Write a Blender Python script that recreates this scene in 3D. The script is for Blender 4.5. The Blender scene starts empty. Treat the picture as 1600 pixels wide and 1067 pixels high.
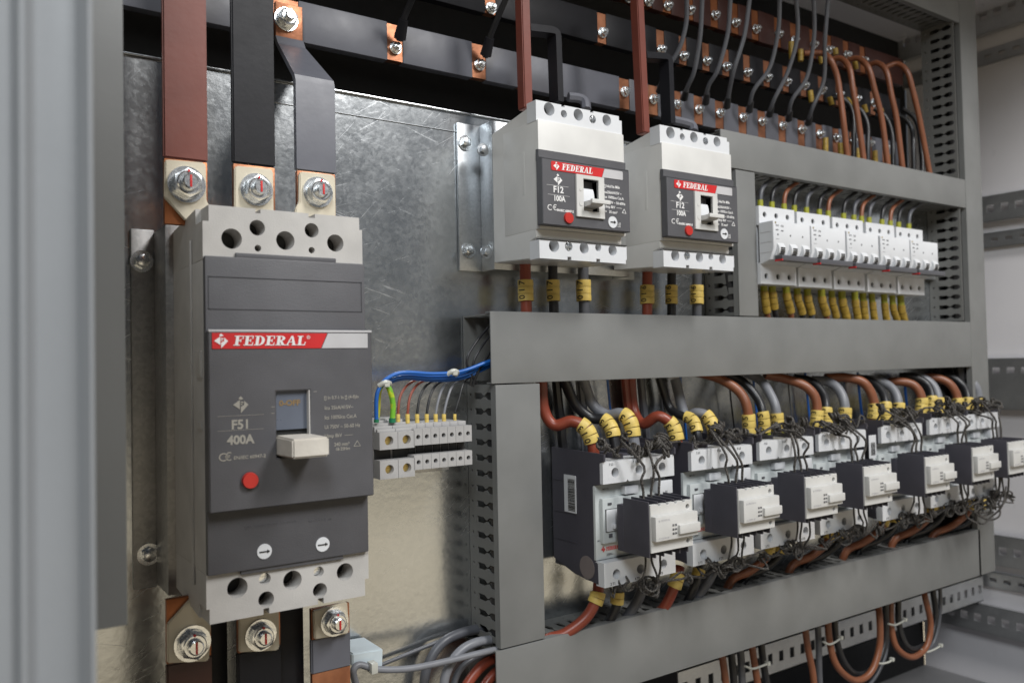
import bpy, bmesh, math, random
from mathutils import Vector, Matrix
random.seed(7)
SC = bpy.context.scene
COL = SC.collection
# ------------------------------------------------------------------ camera
# rows = world axes (X right along the panel, Y into the panel, Z up) seen from the camera
MR = ((0.82712791, 0.00152366, 0.56201165), (-0.5616365, -0.03439116, 0.82666903), (-0.02058779, 0.99940729, 0.02759014))
F, CX, CY = 1291.0, 800.0, 533.5
cam = bpy.data.cameras.new('camera')
cam.sensor_width = 22.3; cam.lens = 22.3 * F / 1600.0
cam.clip_start = 0.01; cam.clip_end = 50
cam.dof.use_dof = True; cam.dof.focus_distance = 0.72; cam.dof.aperture_fstop = 5.0
camo = bpy.data.objects.new('camera', cam)
camo.matrix_world = Matrix(((MR[0][0], MR[0][1], -MR[0][2], 0), (MR[1][0], MR[1][1], -MR[1][2], 0), (MR[2][0], MR[2][1], -MR[2][2], 0), (0, 0, 0, 1)))
COL.objects.link(camo); SC.camera = camo
# ------------------------------------------------------------------ world and lamps
w = bpy.data.worlds.new('World'); SC.world = w; w.use_nodes = True
nt = w.node_tree; bg = nt.nodes['Background']
tc = nt.nodes.new('ShaderNodeTexCoord'); sx = nt.nodes.new('ShaderNodeSeparateXYZ'); rp = nt.nodes.new('ShaderNodeValToRGB'); mp = nt.nodes.new('ShaderNodeMapRange')
nt.links.new(tc.outputs['Generated'], sx.inputs[0]); nt.links.new(sx.outputs['Z'], mp.inputs[0])
mp.inputs[1].default_value = -1; mp.inputs[2].default_value = 1
nt.links.new(mp.outputs[0], rp.inputs[0]); nt.links.new(rp.outputs[0], bg.inputs[0])
e = rp.color_ramp.elements
e[0].position = 0.0; e[0].color = (.05, .048, .045, 1)
e[1].position = 1.0; e[1].color = (.62, .66, .72, 1)
for p, c in ((.31, (.06, .052, .045, 1)), (.35, (2.7, 2.30, 1.66, 1)), (.425, (2.7, 2.34, 1.72, 1)), (.465, (.55, .52, .48, 1)), (.54, (.34, .37, .40, 1)), (.63, (.30, .34, .40, 1)), (.75, (.34, .39, .45, 1))):
    k = e.new(p); k.color = c
bg.inputs[1].default_value = 0.42
# the hall behind is darker and bluer towards the left, above eye level
lx = nt.nodes.new('ShaderNodeMapRange'); lx.inputs[1].default_value = .16; lx.inputs[2].default_value = .50; nt.links.new(sx.outputs['X'], lx.inputs[0])
lz = nt.nodes.new('ShaderNodeMapRange'); lz.inputs[1].default_value = .02; lz.inputs[2].default_value = -.12; nt.links.new(sx.outputs['Z'], lz.inputs[0])
mxm = nt.nodes.new('ShaderNodeMath'); mxm.operation = 'MAXIMUM'; nt.links.new(lx.outputs[0], mxm.inputs[0]); nt.links.new(lz.outputs[0], mxm.inputs[1])
up = nt.nodes.new('ShaderNodeMapRange'); up.inputs[1].default_value = .45; up.inputs[2].default_value = .75; nt.links.new(sx.outputs['Z'], up.inputs[0])
mx2 = nt.nodes.new('ShaderNodeMath'); mx2.operation = 'MAXIMUM'; nt.links.new(mxm.outputs[0], mx2.inputs[0]); nt.links.new(up.outputs[0], mx2.inputs[1])
mixw = nt.nodes.new('ShaderNodeMixRGB'); mixw.inputs[1].default_value = (.022, .032, .055, 1); nt.links.new(mx2.outputs[0], mixw.inputs[0]); nt.links.new(rp.outputs[0], mixw.inputs[2]); nt.links.new(mixw.outputs[0], bg.inputs[0])
def lamp(name, loc, target, size, sizey, power, col):
    l = bpy.data.lights.new(name, 'AREA'); l.shape = 'RECTANGLE'; l.size = size; l.size_y = sizey; l.energy = power; l.color = col
    o = bpy.data.objects.new(name, l); COL.objects.link(o); o.location = loc
    o.rotation_euler = (Vector(target) - Vector(loc)).to_track_quat('-Z', 'Y').to_euler(); return o
lamp('ceiling_lamp', (1.00, -.85, 1.50), (.6, .7, .0), .34, .85, 41, (1.0, .985, .965))
lamp('ceiling_lamp', (-0.55, -1.0, 1.35), (.7, .7, .0), .40, .85, 30, (.92, .97, 1.0))
SC.view_settings.view_transform = 'Standard'; SC.view_settings.look = 'None'
SC.view_settings.exposure = -0.1; SC.view_settings.gamma = 1.0
SC.view_settings.use_curve_mapping = False
try:
    SC.cycles.use_denoising = True; SC.cycles.max_bounces = 8; SC.cycles.glossy_bounces = 5; SC.cycles.diffuse_bounces = 4
except Exception: pass

# ------------------------------------------------------------------ measuring
def at(px, py, y):                   # point of the plane Y=y that a measured photo point lies on
    d = (px - CX, CY - py, F)
    r = [sum(MR[i][k] * d[k] for k in range(3)) for i in range(3)]
    s = y / r[1]
    return Vector((r[0] * s, y, r[2] * s))
def X(px, py, y): return at(px, py, y).x
def Z(px, py, y): return at(px, py, y).z
def atx(px, py, x):
    d = (px - CX, CY - py, F)
    r = [sum(MR[i][k] * d[k] for k in range(3)) for i in range(3)]
    s = x / r[0]
    return Vector((x, r[1] * s, r[2] * s))
# ------------------------------------------------------------------ materials
def mat(name, col, rough=.45, metal=0.0, var=.06, nscale=40, bump=.0, bscale=400, rvar=.08, coat=0.0, spec=.5, col2=None, contrast=(.35, .65)):
    m = bpy.data.materials.new(name); m.use_nodes = True; n = m.node_tree.nodes; L = m.node_tree.links
    b = n['Principled BSDF']; b.inputs['Metallic'].default_value = metal; b.inputs['Roughness'].default_value = rough
    b.inputs['Specular IOR Level'].default_value = spec
    if coat: b.inputs['Coat Weight'].default_value = coat; b.inputs['Coat Roughness'].default_value = .25
    t = n.new('ShaderNodeTexCoord'); no = n.new('ShaderNodeTexNoise'); no.inputs['Scale'].default_value = nscale; no.inputs['Detail'].default_value = 5
    L.new(t.outputs['Object'], no.inputs['Vector'])
    r = n.new('ShaderNodeValToRGB'); r.color_ramp.elements[0].position = contrast[0]; r.color_ramp.elements[1].position = contrast[1]
    c2 = col2 or tuple(c * (1 + var) for c in col); c1 = col if col2 else tuple(c * (1 - var) for c in col)
    r.color_ramp.elements[0].color = (*c1, 1); r.color_ramp.elements[1].color = (*c2, 1)
    L.new(no.outputs['Fac'], r.inputs[0]); L.new(r.outputs[0], b.inputs['Base Color'])
    mr = n.new('ShaderNodeMapRange'); mr.inputs[3].default_value = max(.02, rough - rvar); mr.inputs[4].default_value = min(1, rough + rvar)
    n2 = n.new('ShaderNodeTexNoise'); n2.inputs['Scale'].default_value = nscale * 2.7; n2.inputs['Detail'].default_value = 4
    L.new(t.outputs['Object'], n2.inputs['Vector']); L.new(n2.outputs['Fac'], mr.inputs[0]); L.new(mr.outputs[0], b.inputs['Roughness'])
    if bump:
        n3 = n.new('ShaderNodeTexNoise'); n3.inputs['Scale'].default_value = bscale; n3.inputs['Detail'].default_value = 3
        bp = n.new('ShaderNodeBump'); bp.inputs['Strength'].default_value = bump; bp.inputs['Distance'].default_value = .0006
        L.new(t.outputs['Object'], n3.inputs['Vector']); L.new(n3.outputs['Fac'], bp.inputs['Height']); L.new(bp.outputs[0], b.inputs['Normal'])
    return m
def galv(name, base=(.50, .53, .55), rough=.34, sp=90, scratches=True, dark=(.32, .35, .38)):
    m = bpy.data.materials.new(name); m.use_nodes = True; n = m.node_tree.nodes; L = m.node_tree.links
    b = n['Principled BSDF']; b.inputs['Metallic'].default_value = .92
    t = n.new('ShaderNodeTexCoord')
    v = n.new('ShaderNodeTexVoronoi'); v.inputs['Scale'].default_value = sp*3
    no = n.new('ShaderNodeTexNoise'); no.inputs['Scale'].default_value = 26; no.inputs['Detail'].default_value = 8; no.inputs['Roughness'].default_value = .62
    L.new(t.outputs['Object'], v.inputs['Vector']); L.new(t.outputs['Object'], no.inputs['Vector'])
    sep = n.new('ShaderNodeSeparateColor'); L.new(v.outputs['Color'], sep.inputs[0])
    a = n.new('ShaderNodeMath'); a.operation = 'MULTIPLY_ADD'; a.inputs[1].default_value = .20; L.new(sep.outputs[0], a.inputs[0])
    a2 = n.new('ShaderNodeMath'); a2.operation = 'MULTIPLY'; a2.inputs[1].default_value = .62; L.new(no.outputs['Fac'], a2.inputs[0]); L.new(a2.outputs[0], a.inputs[2])
    r = n.new('ShaderNodeValToRGB'); r.color_ramp.elements[0].position = .25; r.color_ramp.elements[1].position = .8
    r.color_ramp.elements[0].color = (*dark, 1); r.color_ramp.elements[1].color = (*base, 1); L.new(a.outputs[0], r.inputs[0])
    colout = r.outputs[0]
    rr = n.new('ShaderNodeMapRange'); rr.inputs[3].default_value = rough - .06; rr.inputs[4].default_value = rough + .09; L.new(a.outputs[0], rr.inputs[0])
    rout = rr.outputs[0]
    if scratches:
        prev = None
        for k, (rot, sc) in enumerate(((.55, 14), (.85, 18), (-.30, 12), (.30, 22))):
            mpr = n.new('ShaderNodeMapping'); mpr.inputs['Rotation'].default_value = (0, rot, 0); L.new(t.outputs['Object'], mpr.inputs[0])
            mpn = n.new('ShaderNodeMapping'); mpn.inputs['Scale'].default_value = (3.5 + k*1.3, 1, sc*9); mpn.inputs['Location'].default_value = (k*3.1, 0, k*1.7)
            L.new(mpr.outputs[0], mpn.inputs[0])
            ns = n.new('ShaderNodeTexNoise'); ns.inputs['Scale'].default_value = 3.2; ns.inputs['Detail'].default_value = 2; L.new(mpn.outputs[0], ns.inputs['Vector'])
            cr = n.new('ShaderNodeValToRGB'); cr.color_ramp.elements[0].position = .655; cr.color_ramp.elements[1].position = .70; L.new(ns.outputs['Fac'], cr.inputs[0])
            if prev is None: prev = cr.outputs[0]
            else:
                mx = n.new('ShaderNodeMath'); mx.operation = 'MAXIMUM'; L.new(prev, mx.inputs[0]); L.new(cr.outputs[0], mx.inputs[1]); prev = mx.outputs[0]
        # the scratches gather in patches
        pn = n.new('ShaderNodeTexNoise'); pn.inputs['Scale'].default_value = 6; L.new(t.outputs['Object'], pn.inputs['Vector'])
        pr = n.new('ShaderNodeValToRGB'); pr.color_ramp.elements[0].position = .42; pr.color_ramp.elements[1].position = .6; L.new(pn.outputs['Fac'], pr.inputs[0])
        mm = n.new('ShaderNodeMath'); mm.operation = 'MULTIPLY'; L.new(prev, mm.inputs[0]); L.new(pr.outputs[0], mm.inputs[1])
        m2 = n.new('ShaderNodeMath'); m2.operation = 'MULTIPLY'; m2.inputs[1].default_value = .30; L.new(mm.outputs[0], m2.inputs[0])
        mix = n.new('ShaderNodeMixRGB'); mix.inputs[2].default_value = (.85, .87, .9, 1); L.new(m2.outputs[0], mix.inputs[0]); L.new(colout, mix.inputs[1]); colout = mix.outputs[0]
        ad = n.new('ShaderNodeMath'); ad.operation = 'MULTIPLY_ADD'; ad.inputs[1].default_value = .3; L.new(m2.outputs[0], ad.inputs[0]); L.new(rout, ad.inputs[2]); rout = ad.outputs[0]
    L.new(colout, b.inputs['Base Color']); L.new(rout, b.inputs['Roughness'])
    n3 = n.new('ShaderNodeTexNoise'); n3.inputs['Scale'].default_value = 130; n3.inputs['Detail'].default_value = 4
    bp = n.new('ShaderNodeBump'); bp.inputs['Strength'].default_value = .25; bp.inputs['Distance'].default_value = .0006
    L.new(t.outputs['Object'], n3.inputs['Vector']); L.new(n3.outputs['Fac'], bp.inputs['Height']); L.new(bp.outputs[0], b.inputs['Normal'])
    return m
M = dict(
    plate=galv('galvanised_sheet', (.60, .62, .63), rough=.23, dark=(.44, .46, .475)), steel=galv('galvanised_steel', (.62, .64, .66), .40, 160, False, (.42, .44, .46)),
    dsteel=galv('dull_steel', (.60, .59, .58), .46, 120, False, (.34, .34, .34)),
    rail=galv('rail_steel', (.76, .77, .78), .42, 260, False, (.56, .57, .58)),
    zinc=mat('zinc_bolt', (.80, .82, .83), .27, 1.0, .06, 200, .05, 700, .06),
    stud=mat('bright_stud', (.85, .86, .86), .2, 1.0, .06, 300),
    copper=mat('copper', (.32, .135, .075), .42, .85, .2, 60, .25, 300, .12, col2=(.50, .22, .12)),
    dcopper=mat('aged_copper', (.30, .105, .042), .42, .8, .2, 60, .2, 300, .12, col2=(.42, .16, .07)),
    brown=mat('brown_sleeve', (.050, .015, .011), .42, 0, .08, 30, .15, 160),
    red=mat('red_brown_bar', (.165, .044, .030), .42, 0, .08, 30, .15, 160),
    black=mat('black_sleeve', (.011, .011, .014), .46, 0, .15, 30, .15, 160, spec=.28),
    gsleeve=mat('grey_sleeve', (.115, .118, .14), .42, 0, .06, 30, .12, 160),
    cover=mat('charcoal_cover', (.088, .087, .095), .46, 0, .07, 40, .25, 1500),
    cover2=mat('charcoal_inset', (.066, .066, .075), .42, 0, .05, 30, .25, 1500),
    body=mat('pale_grey_housing', (.485, .468, .448), .5, 0, .08, 34, .2, 900),
    ivory=mat('ivory_plastic', (.62, .612, .592), .42, 0, .05, 30, .1, 700),
    iplate=mat('ivory_insulator', (.62, .56, .44), .38, 0, .05, 40, .1, 500),
    lever=mat('worn_lever', (.60, .56, .50), .5, 0, .10, 60, .3, 300),
    white=mat('white_plastic', (.66, .67, .69), .38, 0, .03, 30, .08, 600),
    cface=mat('pale_face', (.52, .55, .55), .42, 0, .04, 30, .08, 600),
    dark=mat('dark_grey_frame', (.062, .059, .074), .5, 0, .08, 30, .2, 700),
    hole=mat('hole_dark', (.02, .02, .02), .7),  # near black, standing in for the shade inside holes and gaps
    holeg=mat('hole_grey', (.035, .034, .032), .6),  # dark grey painted as the shade in screw holes; also colours a seam
    duct=mat('grey_duct_plastic', (.190, .192, .188), .44, 0, .08, 16, .55, 14, .12),
    ductd=mat('duct_finger', (.155, .155, .148), .5, 0, .05, 12, .06, 200),
    tblock=mat('terminal_grey', (.40, .39, .385), .5, 0, .05, 60, .1, 600),
    brass=mat('brass_screw', (.62, .47, .18), .32, 1.0, .15, 300),
    redlab=mat('red_print', (.56, .022, .024), .4), wlab=mat('white_print', (.78, .77, .76), .45), glab=mat('silver_print', (.50, .49, .50), .4),
    gold=mat('cream_print', (.34, .32, .28), .5), goldy=mat('gold_print', (.22, .145, .065), .5),
    redbtn=mat('red_button', (.50, .03, .022), .38), redmark=mat('red_paint', (.60, .02, .02), .5),
    blackp=mat('black_print', (.012, .012, .012), .5),
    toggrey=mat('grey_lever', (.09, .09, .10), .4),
    window=mat('blue_grey_slide', (.11, .125, .16), .3),
    yel=mat('yellow_marker', (.68, .50, .13), .5, 0, .10, 120, .1, 500),
    yelg=mat('yellow_green_boot', (.30, .30, .02), .45, 0, .12, 100),
    yelb=mat('yellow_boot', (.36, .235, .035), .45, 0, .22, 130),
    cred=mat('red_cable', (.25, .052, .028), .38, 0, .08, 60), cbrown=mat('brown_cable', (.225, .080, .038), .38, 0, .08, 60),
    cblack=mat('black_cable', (.016, .016, .018), .38, 0, .1, 60), cgrey=mat('grey_cable', (.20, .205, .225), .4, 0, .06, 60),
    cdgrey=mat('dark_grey_cable', (.085, .088, .10), .4, 0, .06, 60), cblue=mat('blue_cable', (.012, .11, .42), .35, 0, .08, 60),
    cgreen=mat('green_yellow_cable', (.16, .42, .03), .38, 0, .1, 40, col2=(.60, .60, .03), contrast=(.48, .52)),
    green=mat('green_ferrule', (.01, .16, .07), .4), clear=mat('clear_sleeve', (.5, .52, .5), .25),
    tie=mat('cable_tie', (.50, .50, .45), .35), pad=mat('white_tie_mount', (.60, .68, .72), .4),
    braid=mat('braided_wire', (.018, .015, .014), .55, 0, .4, 900, .8, 2200, col2=(.13, .118, .105), contrast=(.45, .6)),
    postl=mat('painted_post', (.262, .275, .292), .42, 0, .03, 12, .1, 300), postd=mat('painted_panel', (.15, .155, .155), .5, 0, .04, 12, .1, 300),
    wall=mat('painted_wall', (.76, .74, .76), .30, 0, .05, 5, .05, 200), wallin=mat('inner_wall_shade', (.006, .006, .007), .7),
    floor=mat('cabinet_floor', (.17, .17, .175), .4, 0, .05, 8),
)
# ------------------------------------------------------------------ mesh building
def crv_mesh(cu):
    o = bpy.data.objects.new('tmp', cu); me = bpy.data.meshes.new_from_object(o); bpy.data.objects.remove(o); return me
TXT = {}
class MB:
    def __init__(s): s.bm = bmesh.new()
    def box(s, x0, x1, y0, y1, z0, z1, bev=0.0, seg=2):
        if x1 < x0: x0, x1 = x1, x0
        if y1 < y0: y0, y1 = y1, y0
        if z1 < z0: z0, z1 = z1, z0
        r = bmesh.ops.create_cube(s.bm, size=1, matrix=Matrix.Translation(((x0+x1)/2, (y0+y1)/2, (z0+z1)/2)) @ Matrix.Diagonal((x1-x0, y1-y0, z1-z0, 1)))
        if bev:
            ed = {e for v in r['verts'] for e in v.link_edges}
            bmesh.ops.bevel(s.bm, geom=list(ed), offset=min(bev, .45*min(x1-x0, y1-y0, z1-z0)), segments=seg, affect='EDGES', profile=.6)
        return s
    def cyl(s, c, d, r, h, seg=24, r2=None):          # base centre c, direction d, height h
        d = Vector(d).normalized(); q = d.to_track_quat('Z', 'Y').to_matrix().to_4x4()
        bmesh.ops.create_cone(s.bm, cap_ends=True, segments=seg, radius1=r, radius2=r if r2 is None else r2, depth=h, matrix=Matrix.Translation(Vector(c) + d*h/2) @ q)
        return s
    def prism(s, poly, y0, y1, bev=0.0):              # polygon in XZ, extruded along Y
        a = [s.bm.verts.new((x, y0, z)) for x, z in poly]; b = [s.bm.verts.new((x, y1, z)) for x, z in poly]; n = len(poly)
        fs = [s.bm.faces.new(a), s.bm.faces.new(b[::-1])]
        for i in range(n): fs.append(s.bm.faces.new((a[i], b[i], b[(i+1) % n], a[(i+1) % n])))
        bmesh.ops.recalc_face_normals(s.bm, faces=fs)
        if bev: bmesh.ops.bevel(s.bm, geom=list({e for f in fs for e in f.edges}), offset=bev, segments=2, affect='EDGES')
        return s
    def prismx(s, poly, x0, x1, bev=0.0):             # polygon in YZ, extruded along X
        a = [s.bm.verts.new((x0, y, z)) for y, z in poly]; b = [s.bm.verts.new((x1, y, z)) for y, z in poly]; n = len(poly)
        fs = [s.bm.faces.new(a), s.bm.faces.new(b[::-1])]
        for i in range(n): fs.append(s.bm.faces.new((a[i], b[i], b[(i+1) % n], a[(i+1) % n])))
        bmesh.ops.recalc_face_normals(s.bm, faces=fs)
        if bev: bmesh.ops.bevel(s.bm, geom=list({e for f in fs for e in f.edges}), offset=bev, segments=2, affect='EDGES')
        return s
    def add(s, me, mtx):
        m2 = me.copy(); m2.transform(mtx); s.bm.from_mesh(m2); bpy.data.meshes.remove(m2); return s
    def plate(s, outline, holes, a0, a1, plane='xz', bev=0.0):  # flat sheet with holes; a0..a1 = extent along the third axis
        cu = bpy.data.curves.new('c', 'CURVE'); cu.dimensions = '2D'; cu.fill_mode = 'BOTH'; cu.extrude = abs(a1-a0)/2
        for lp in [outline] + holes:
            sp = cu.splines.new('POLY'); sp.points.add(len(lp)-1); sp.use_cyclic_u = True
            for i, (u, v) in enumerate(lp): sp.points[i].co = (u, v, 0, 1)
        me = crv_mesh(cu); m = (a0+a1)/2
        if plane == 'xz': T = Matrix(((1,0,0,0),(0,0,-1,m),(0,1,0,0),(0,0,0,1)))
        elif plane == 'yz': T = Matrix(((0,0,1,m),(1,0,0,0),(0,1,0,0),(0,0,0,1)))
        else: T = Matrix(((1,0,0,0),(0,1,0,0),(0,0,1,m),(0,0,0,1)))
        b2 = bmesh.new(); b2.from_mesh(me); bmesh.ops.remove_doubles(b2, verts=b2.verts[:], dist=1e-6)
        if bev:
            ed = [e for e in b2.edges if e.is_manifold and e.calc_face_angle(0) > 1.2]
            bmesh.ops.bevel(b2, geom=ed, offset=bev, segments=1, affect='EDGES', clamp_overlap=True)
        b2.to_mesh(me); b2.free()
        s.add(me, T); bpy.data.meshes.remove(me); return s
    def text(s, body, size, x, z, y, h=.0002, shear=0, bold=0.0, sx=1.0, rot=0, align='LEFT'):
        k = (body, size, shear, bold, align)
        if k not in TXT:
            cu = bpy.data.curves.new('t', 'FONT'); cu.body = body; cu.size = size; cu.extrude = .0001; cu.shear = shear; cu.offset = bold; cu.align_x = align; cu.resolution_u = 3
            TXT[k] = crv_mesh(cu)
        T = Matrix.Translation((x, y, z)) @ Matrix(((1,0,0,0),(0,0,-1,0),(0,1,0,0),(0,0,0,1))) @ Matrix.Rotation(rot, 4, 'Z') @ Matrix.Diagonal((sx, 1, 1, 1))
        return s.add(TXT[k], T)
    def tube(s, pts, r, seg=10, res=6, cap=True, rfun=None):
        pts = [Vector(p) for p in pts]; P = []
        if len(pts) > 2 and res > 1:
            q = [2*pts[0]-pts[1]] + pts + [2*pts[-1]-pts[-2]]
            for i in range(1, len(q)-2):
                for k in range(res):
                    t = k/res; a, b, c, d = q[i-1], q[i], q[i+1], q[i+2]
                    P.append(.5*((2*b) + (c-a)*t + (2*a-5*b+4*c-d)*t*t + (3*b-a-3*c+d)*t**3))
            P.append(pts[-1])
        else: P = pts
        T = (P[1]-P[0]).normalized(); N = T.orthogonal().normalized(); rings = []
        for i, p in enumerate(P):
            t = (P[min(i+1, len(P)-1)] - P[max(i-1, 0)])
            if t.length < 1e-9: t = T.copy()
            t.normalize(); N = (N - t*N.dot(t))
            if N.length < 1e-6: N = t.orthogonal()
            N.normalize(); B = t.cross(N); T = t; rr = r if rfun is None else r*rfun(i/(len(P)-1))
            rings.append([s.bm.verts.new(p + rr*(math.cos(2*math.pi*k/seg)*N + math.sin(2*math.pi*k/seg)*B)) for k in range(seg)])
        for a, b in zip(rings, rings[1:]):
            for k in range(seg): s.bm.faces.new((a[k], a[(k+1) % seg], b[(k+1) % seg], b[k]))
        if cap: s.bm.faces.new(rings[0][::-1]); s.bm.faces.new(rings[-1])
        return s
    def strap(s, pts, w, t):                          # flat bar: width w along X, thickness t along Y/normal; pts (x,y,z)
        pts = [Vector(p) for p in pts]; rings = []
        for i, p in enumerate(pts):
            d = (pts[min(i+1, len(pts)-1)] - pts[max(i-1, 0)]).normalized()
            wx = Vector((1, 0, 0)); n = wx.cross(d); n.normalize()
            rings.append([s.bm.verts.new(p + a*wx*w/2 + b*n*t/2) for a, b in ((-1, -1), (1, -1), (1, 1), (-1, 1))])
        fs = []
        for a, b in zip(rings, rings[1:]):
            for k in range(4): fs.append(s.bm.faces.new((a[k], a[(k+1) % 4], b[(k+1) % 4], b[k])))
        fs.append(s.bm.faces.new(rings[0][::-1])); fs.append(s.bm.faces.new(rings[-1]))
        bmesh.ops.recalc_face_normals(s.bm, faces=fs)
        ed = [e for e in {e for f in fs for e in f.edges} if e.is_manifold and e.calc_face_angle(0) > 1.0]
        bmesh.ops.bevel(s.bm, geom=ed, offset=t*.2, segments=2, affect='EDGES')
        return s
def smooth_path(pts, res=10):
    pts = [Vector(p) for p in pts]; q = [2*pts[0]-pts[1]] + pts + [2*pts[-1]-pts[-2]]; P = []
    for i in range(1, len(q)-2):
        for k in range(res):
            t = k/res; a, b, c, d = q[i-1], q[i], q[i+1], q[i+2]
            P.append(.5*((2*b) + (c-a)*t + (2*a-5*b+4*c-d)*t*t + (3*b-a-3*c+d)*t**3))
    return P + [pts[-1]]
def length_of(P): return sum((b-a).length for a, b in zip(P, P[1:]))
def sub_path(P, l0, l1, n=7):
    out = []; acc = [0]
    for a, b in zip(P, P[1:]): acc.append(acc[-1]+(b-a).length)
    for k in range(n):
        l = l0+(l1-l0)*k/(n-1); l = max(0, min(acc[-1]-1e-7, l)); i = 0
        while acc[i+1] < l: i += 1
        out.append(P[i].lerp(P[i+1], (l-acc[i])/max(1e-9, acc[i+1]-acc[i])))
    return out
def circ(x, z, r, n=24): return [(x + r*math.cos(2*math.pi*k/n), z + r*math.sin(2*math.pi*k/n)) for k in range(n)]
ORG = Vector((0, 0, 0))
def obj(name, mb, m, parent=None, smooth=True, label=None):
    me = bpy.data.meshes.new(name)
    if parent is not None:
        rt = parent
        while rt.parent is not None: rt = rt.parent
        bmesh.ops.translate(mb.bm, vec=-rt.location, verts=mb.bm.verts)
    mb.bm.to_mesh(me); mb.bm.free()
    me.materials.append(M[m] if isinstance(m, str) else m)
    if smooth and len(me.polygons):
        me.polygons.foreach_set('use_smooth', [True]*len(me.polygons)); me.set_sharp_from_angle(angle=math.radians(33))
    o = bpy.data.objects.new(name, me); COL.objects.link(o)
    if parent is not None: o.parent = parent
    if label: o['label'] = label
    return o
def thing(name, label, cat, loc=(0, 0, 0), group=None):
    global ORG
    o = bpy.data.objects.new(name, None); o.empty_display_size = .02; COL.objects.link(o); o.location = loc; ORG = Vector(loc)
    o['label'] = label; o['category'] = cat
    if group: o['group'] = group
    return o
def tag(o, label, cat, group=None):
    o['label'] = label; o['category'] = cat
    if group: o['group'] = group
    return o
def struct(name, mb, m): o = obj(name, mb, m); o['kind'] = 'structure'; return o
KIDS = {}
def kids(o): return [c for c in COL.objects if c.parent == o]
def dup(root, delta, label, sub=None):
    r = root.copy(); COL.objects.link(r); r.location = root.location + Vector(delta); r['label'] = label
    for ch in kids(root):
        c = ch.copy(); COL.objects.link(c); c.parent = r
        for g in kids(ch):
            d = g.copy(); COL.objects.link(d); d.parent = c
    return r
def bolt_mb(mb, x, y, z, R, a=0.3, h=1.0):            # washer against plane y, hex nut, stud towards the viewer
    mb.cyl((x, y, z), (0, -1, 0), R, .16*R*h, 28)
    mb.cyl((x, y-.16*R*h, z), (0, -1, 0), .8*R, .16*R*h, 24)
    y0, y1 = y-.32*R*h, y-.74*R*h
    hexa = lambda rr: [(x+rr*math.cos(a+k*math.pi/3), z+rr*math.sin(a+k*math.pi/3)) for k in range(6)]
    mb.prism(hexa(.80*R), y1+.04*R, y0)
    lo = [mb.bm.verts.new((u, y1+.04*R, v)) for u, v in hexa(.80*R)]; hi = [mb.bm.verts.new((x+.66*R*math.cos(a+k*math.pi/3), y1, z+.66*R*math.sin(a+k*math.pi/3))) for k in range(6)]
    fs = [mb.bm.faces.new(hi)]+[mb.bm.faces.new((lo[k], lo[(k+1) % 6], hi[(k+1) % 6], hi[k])) for k in range(6)]
    bmesh.ops.recalc_face_normals(mb.bm, faces=fs)
    if fs[0].normal.y > 0: bmesh.ops.reverse_faces(mb.bm, faces=fs)
    mb.cyl((x, y-.74*R*h, z), (0, -1, 0), .64*R, .06*R*h, 24, .58*R)
    mb.cyl((x, y-.80*R*h, z), (0, -1, 0), .42*R, .30*R*h, 20)
    mb.cyl((x, y-1.10*R*h, z), (0, -1, 0), .42*R, .06*R*h, 20, .34*R)
ORD = ['first', 'second', 'third', 'fourth', 'fifth', 'sixth', 'seventh', 'eighth', 'ninth', 'tenth', 'eleventh', 'twelfth', 'thirteenth', 'fourteenth', 'fifteenth', 'sixteenth']
YP, YD = .700, .646            # mounting plate face, duct cover face
# ================================================================== SETTING
struct('wall_back', MB().box(-.6, 1.62, .93, .94, -1.0, 1.1), 'wallin')  # back wall coloured near black in place of the cabinet's deep shade
struct('wall_side', MB().box(1.622, 1.64, .25, .93, -1.0, 1.1), 'wall')
struct('wall_top', MB().box(-.6, 1.62, .31, .93, .64, .65), 'wall')  # unseen cabinet roof, set low and forward to shade the busbar bay
struct('floor', MB().box(.3, 1.62, .30, .93, -.63, -.62), 'floor')
# plate with a folded top lip
t = thing('mounting_plate', 'scratched galvanised mounting plate behind all the devices', 'plate', (.6, YP, -.345))
mb = MB().box(-.12, 1.34, YP, YP+.002, -.345, .249)
mb.box(-.12, 1.34, YP-.0025, YP+.012, .2492, .2512, .0007)
obj('sheet', mb, 'plate', t)
mb = MB().box(.20, .50, YP-.0012, YP-.0002, .2305, .2309); obj('fold_line', mb, 'steel', t)

# ================================================================== LEFT POST AND PANEL (near, out of focus)
t = thing('cabinet_post', 'blurred pale blue-grey folded door post at the left edge of the photo', 'post', (-.02, .30, -.35))
x1, x2 = X(35, 500, .30), X(140, 500, .30)
mb = MB()
prof = [(-.16, .300), (x1-.0022, .300), (x1-.0008, .2970), (x1+.0008, .2970), (x1+.0018, .300), (x1+.004, .302), (x1+.011, .3025), (x2-.0035, .3005), (x2-.0016, .2975), (x2-.0004, .2960), (x2+.0008, .2965), (x2+.0012, .2990), (x2+.0012, .312), (-.16, .312)]
a = [mb.bm.verts.new((x, y, -.35)) for x, y in prof]; b = [mb.bm.verts.new((x, y, .30)) for x, y in prof]
mb.bm.faces.new(a[::-1]); mb.bm.faces.new(b)
for i in range(len(prof)): mb.bm.faces.new((a[i], a[(i+1) % len(prof)], b[(i+1) % len(prof)], b[i]))
bmesh.ops.recalc_face_normals(mb.bm, faces=mb.bm.faces[:])
obj('folded_profile', mb, 'postl', t)
mb = MB().box(-.06, X(196, 500, .47), .470, .4735, Z(200, 976, .47), .40, .0008)
tag(obj('side_panel', mb, 'postd'), 'dark grey flat panel strip between the blurred post and the big breaker, ending low down', 'panel')

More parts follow.
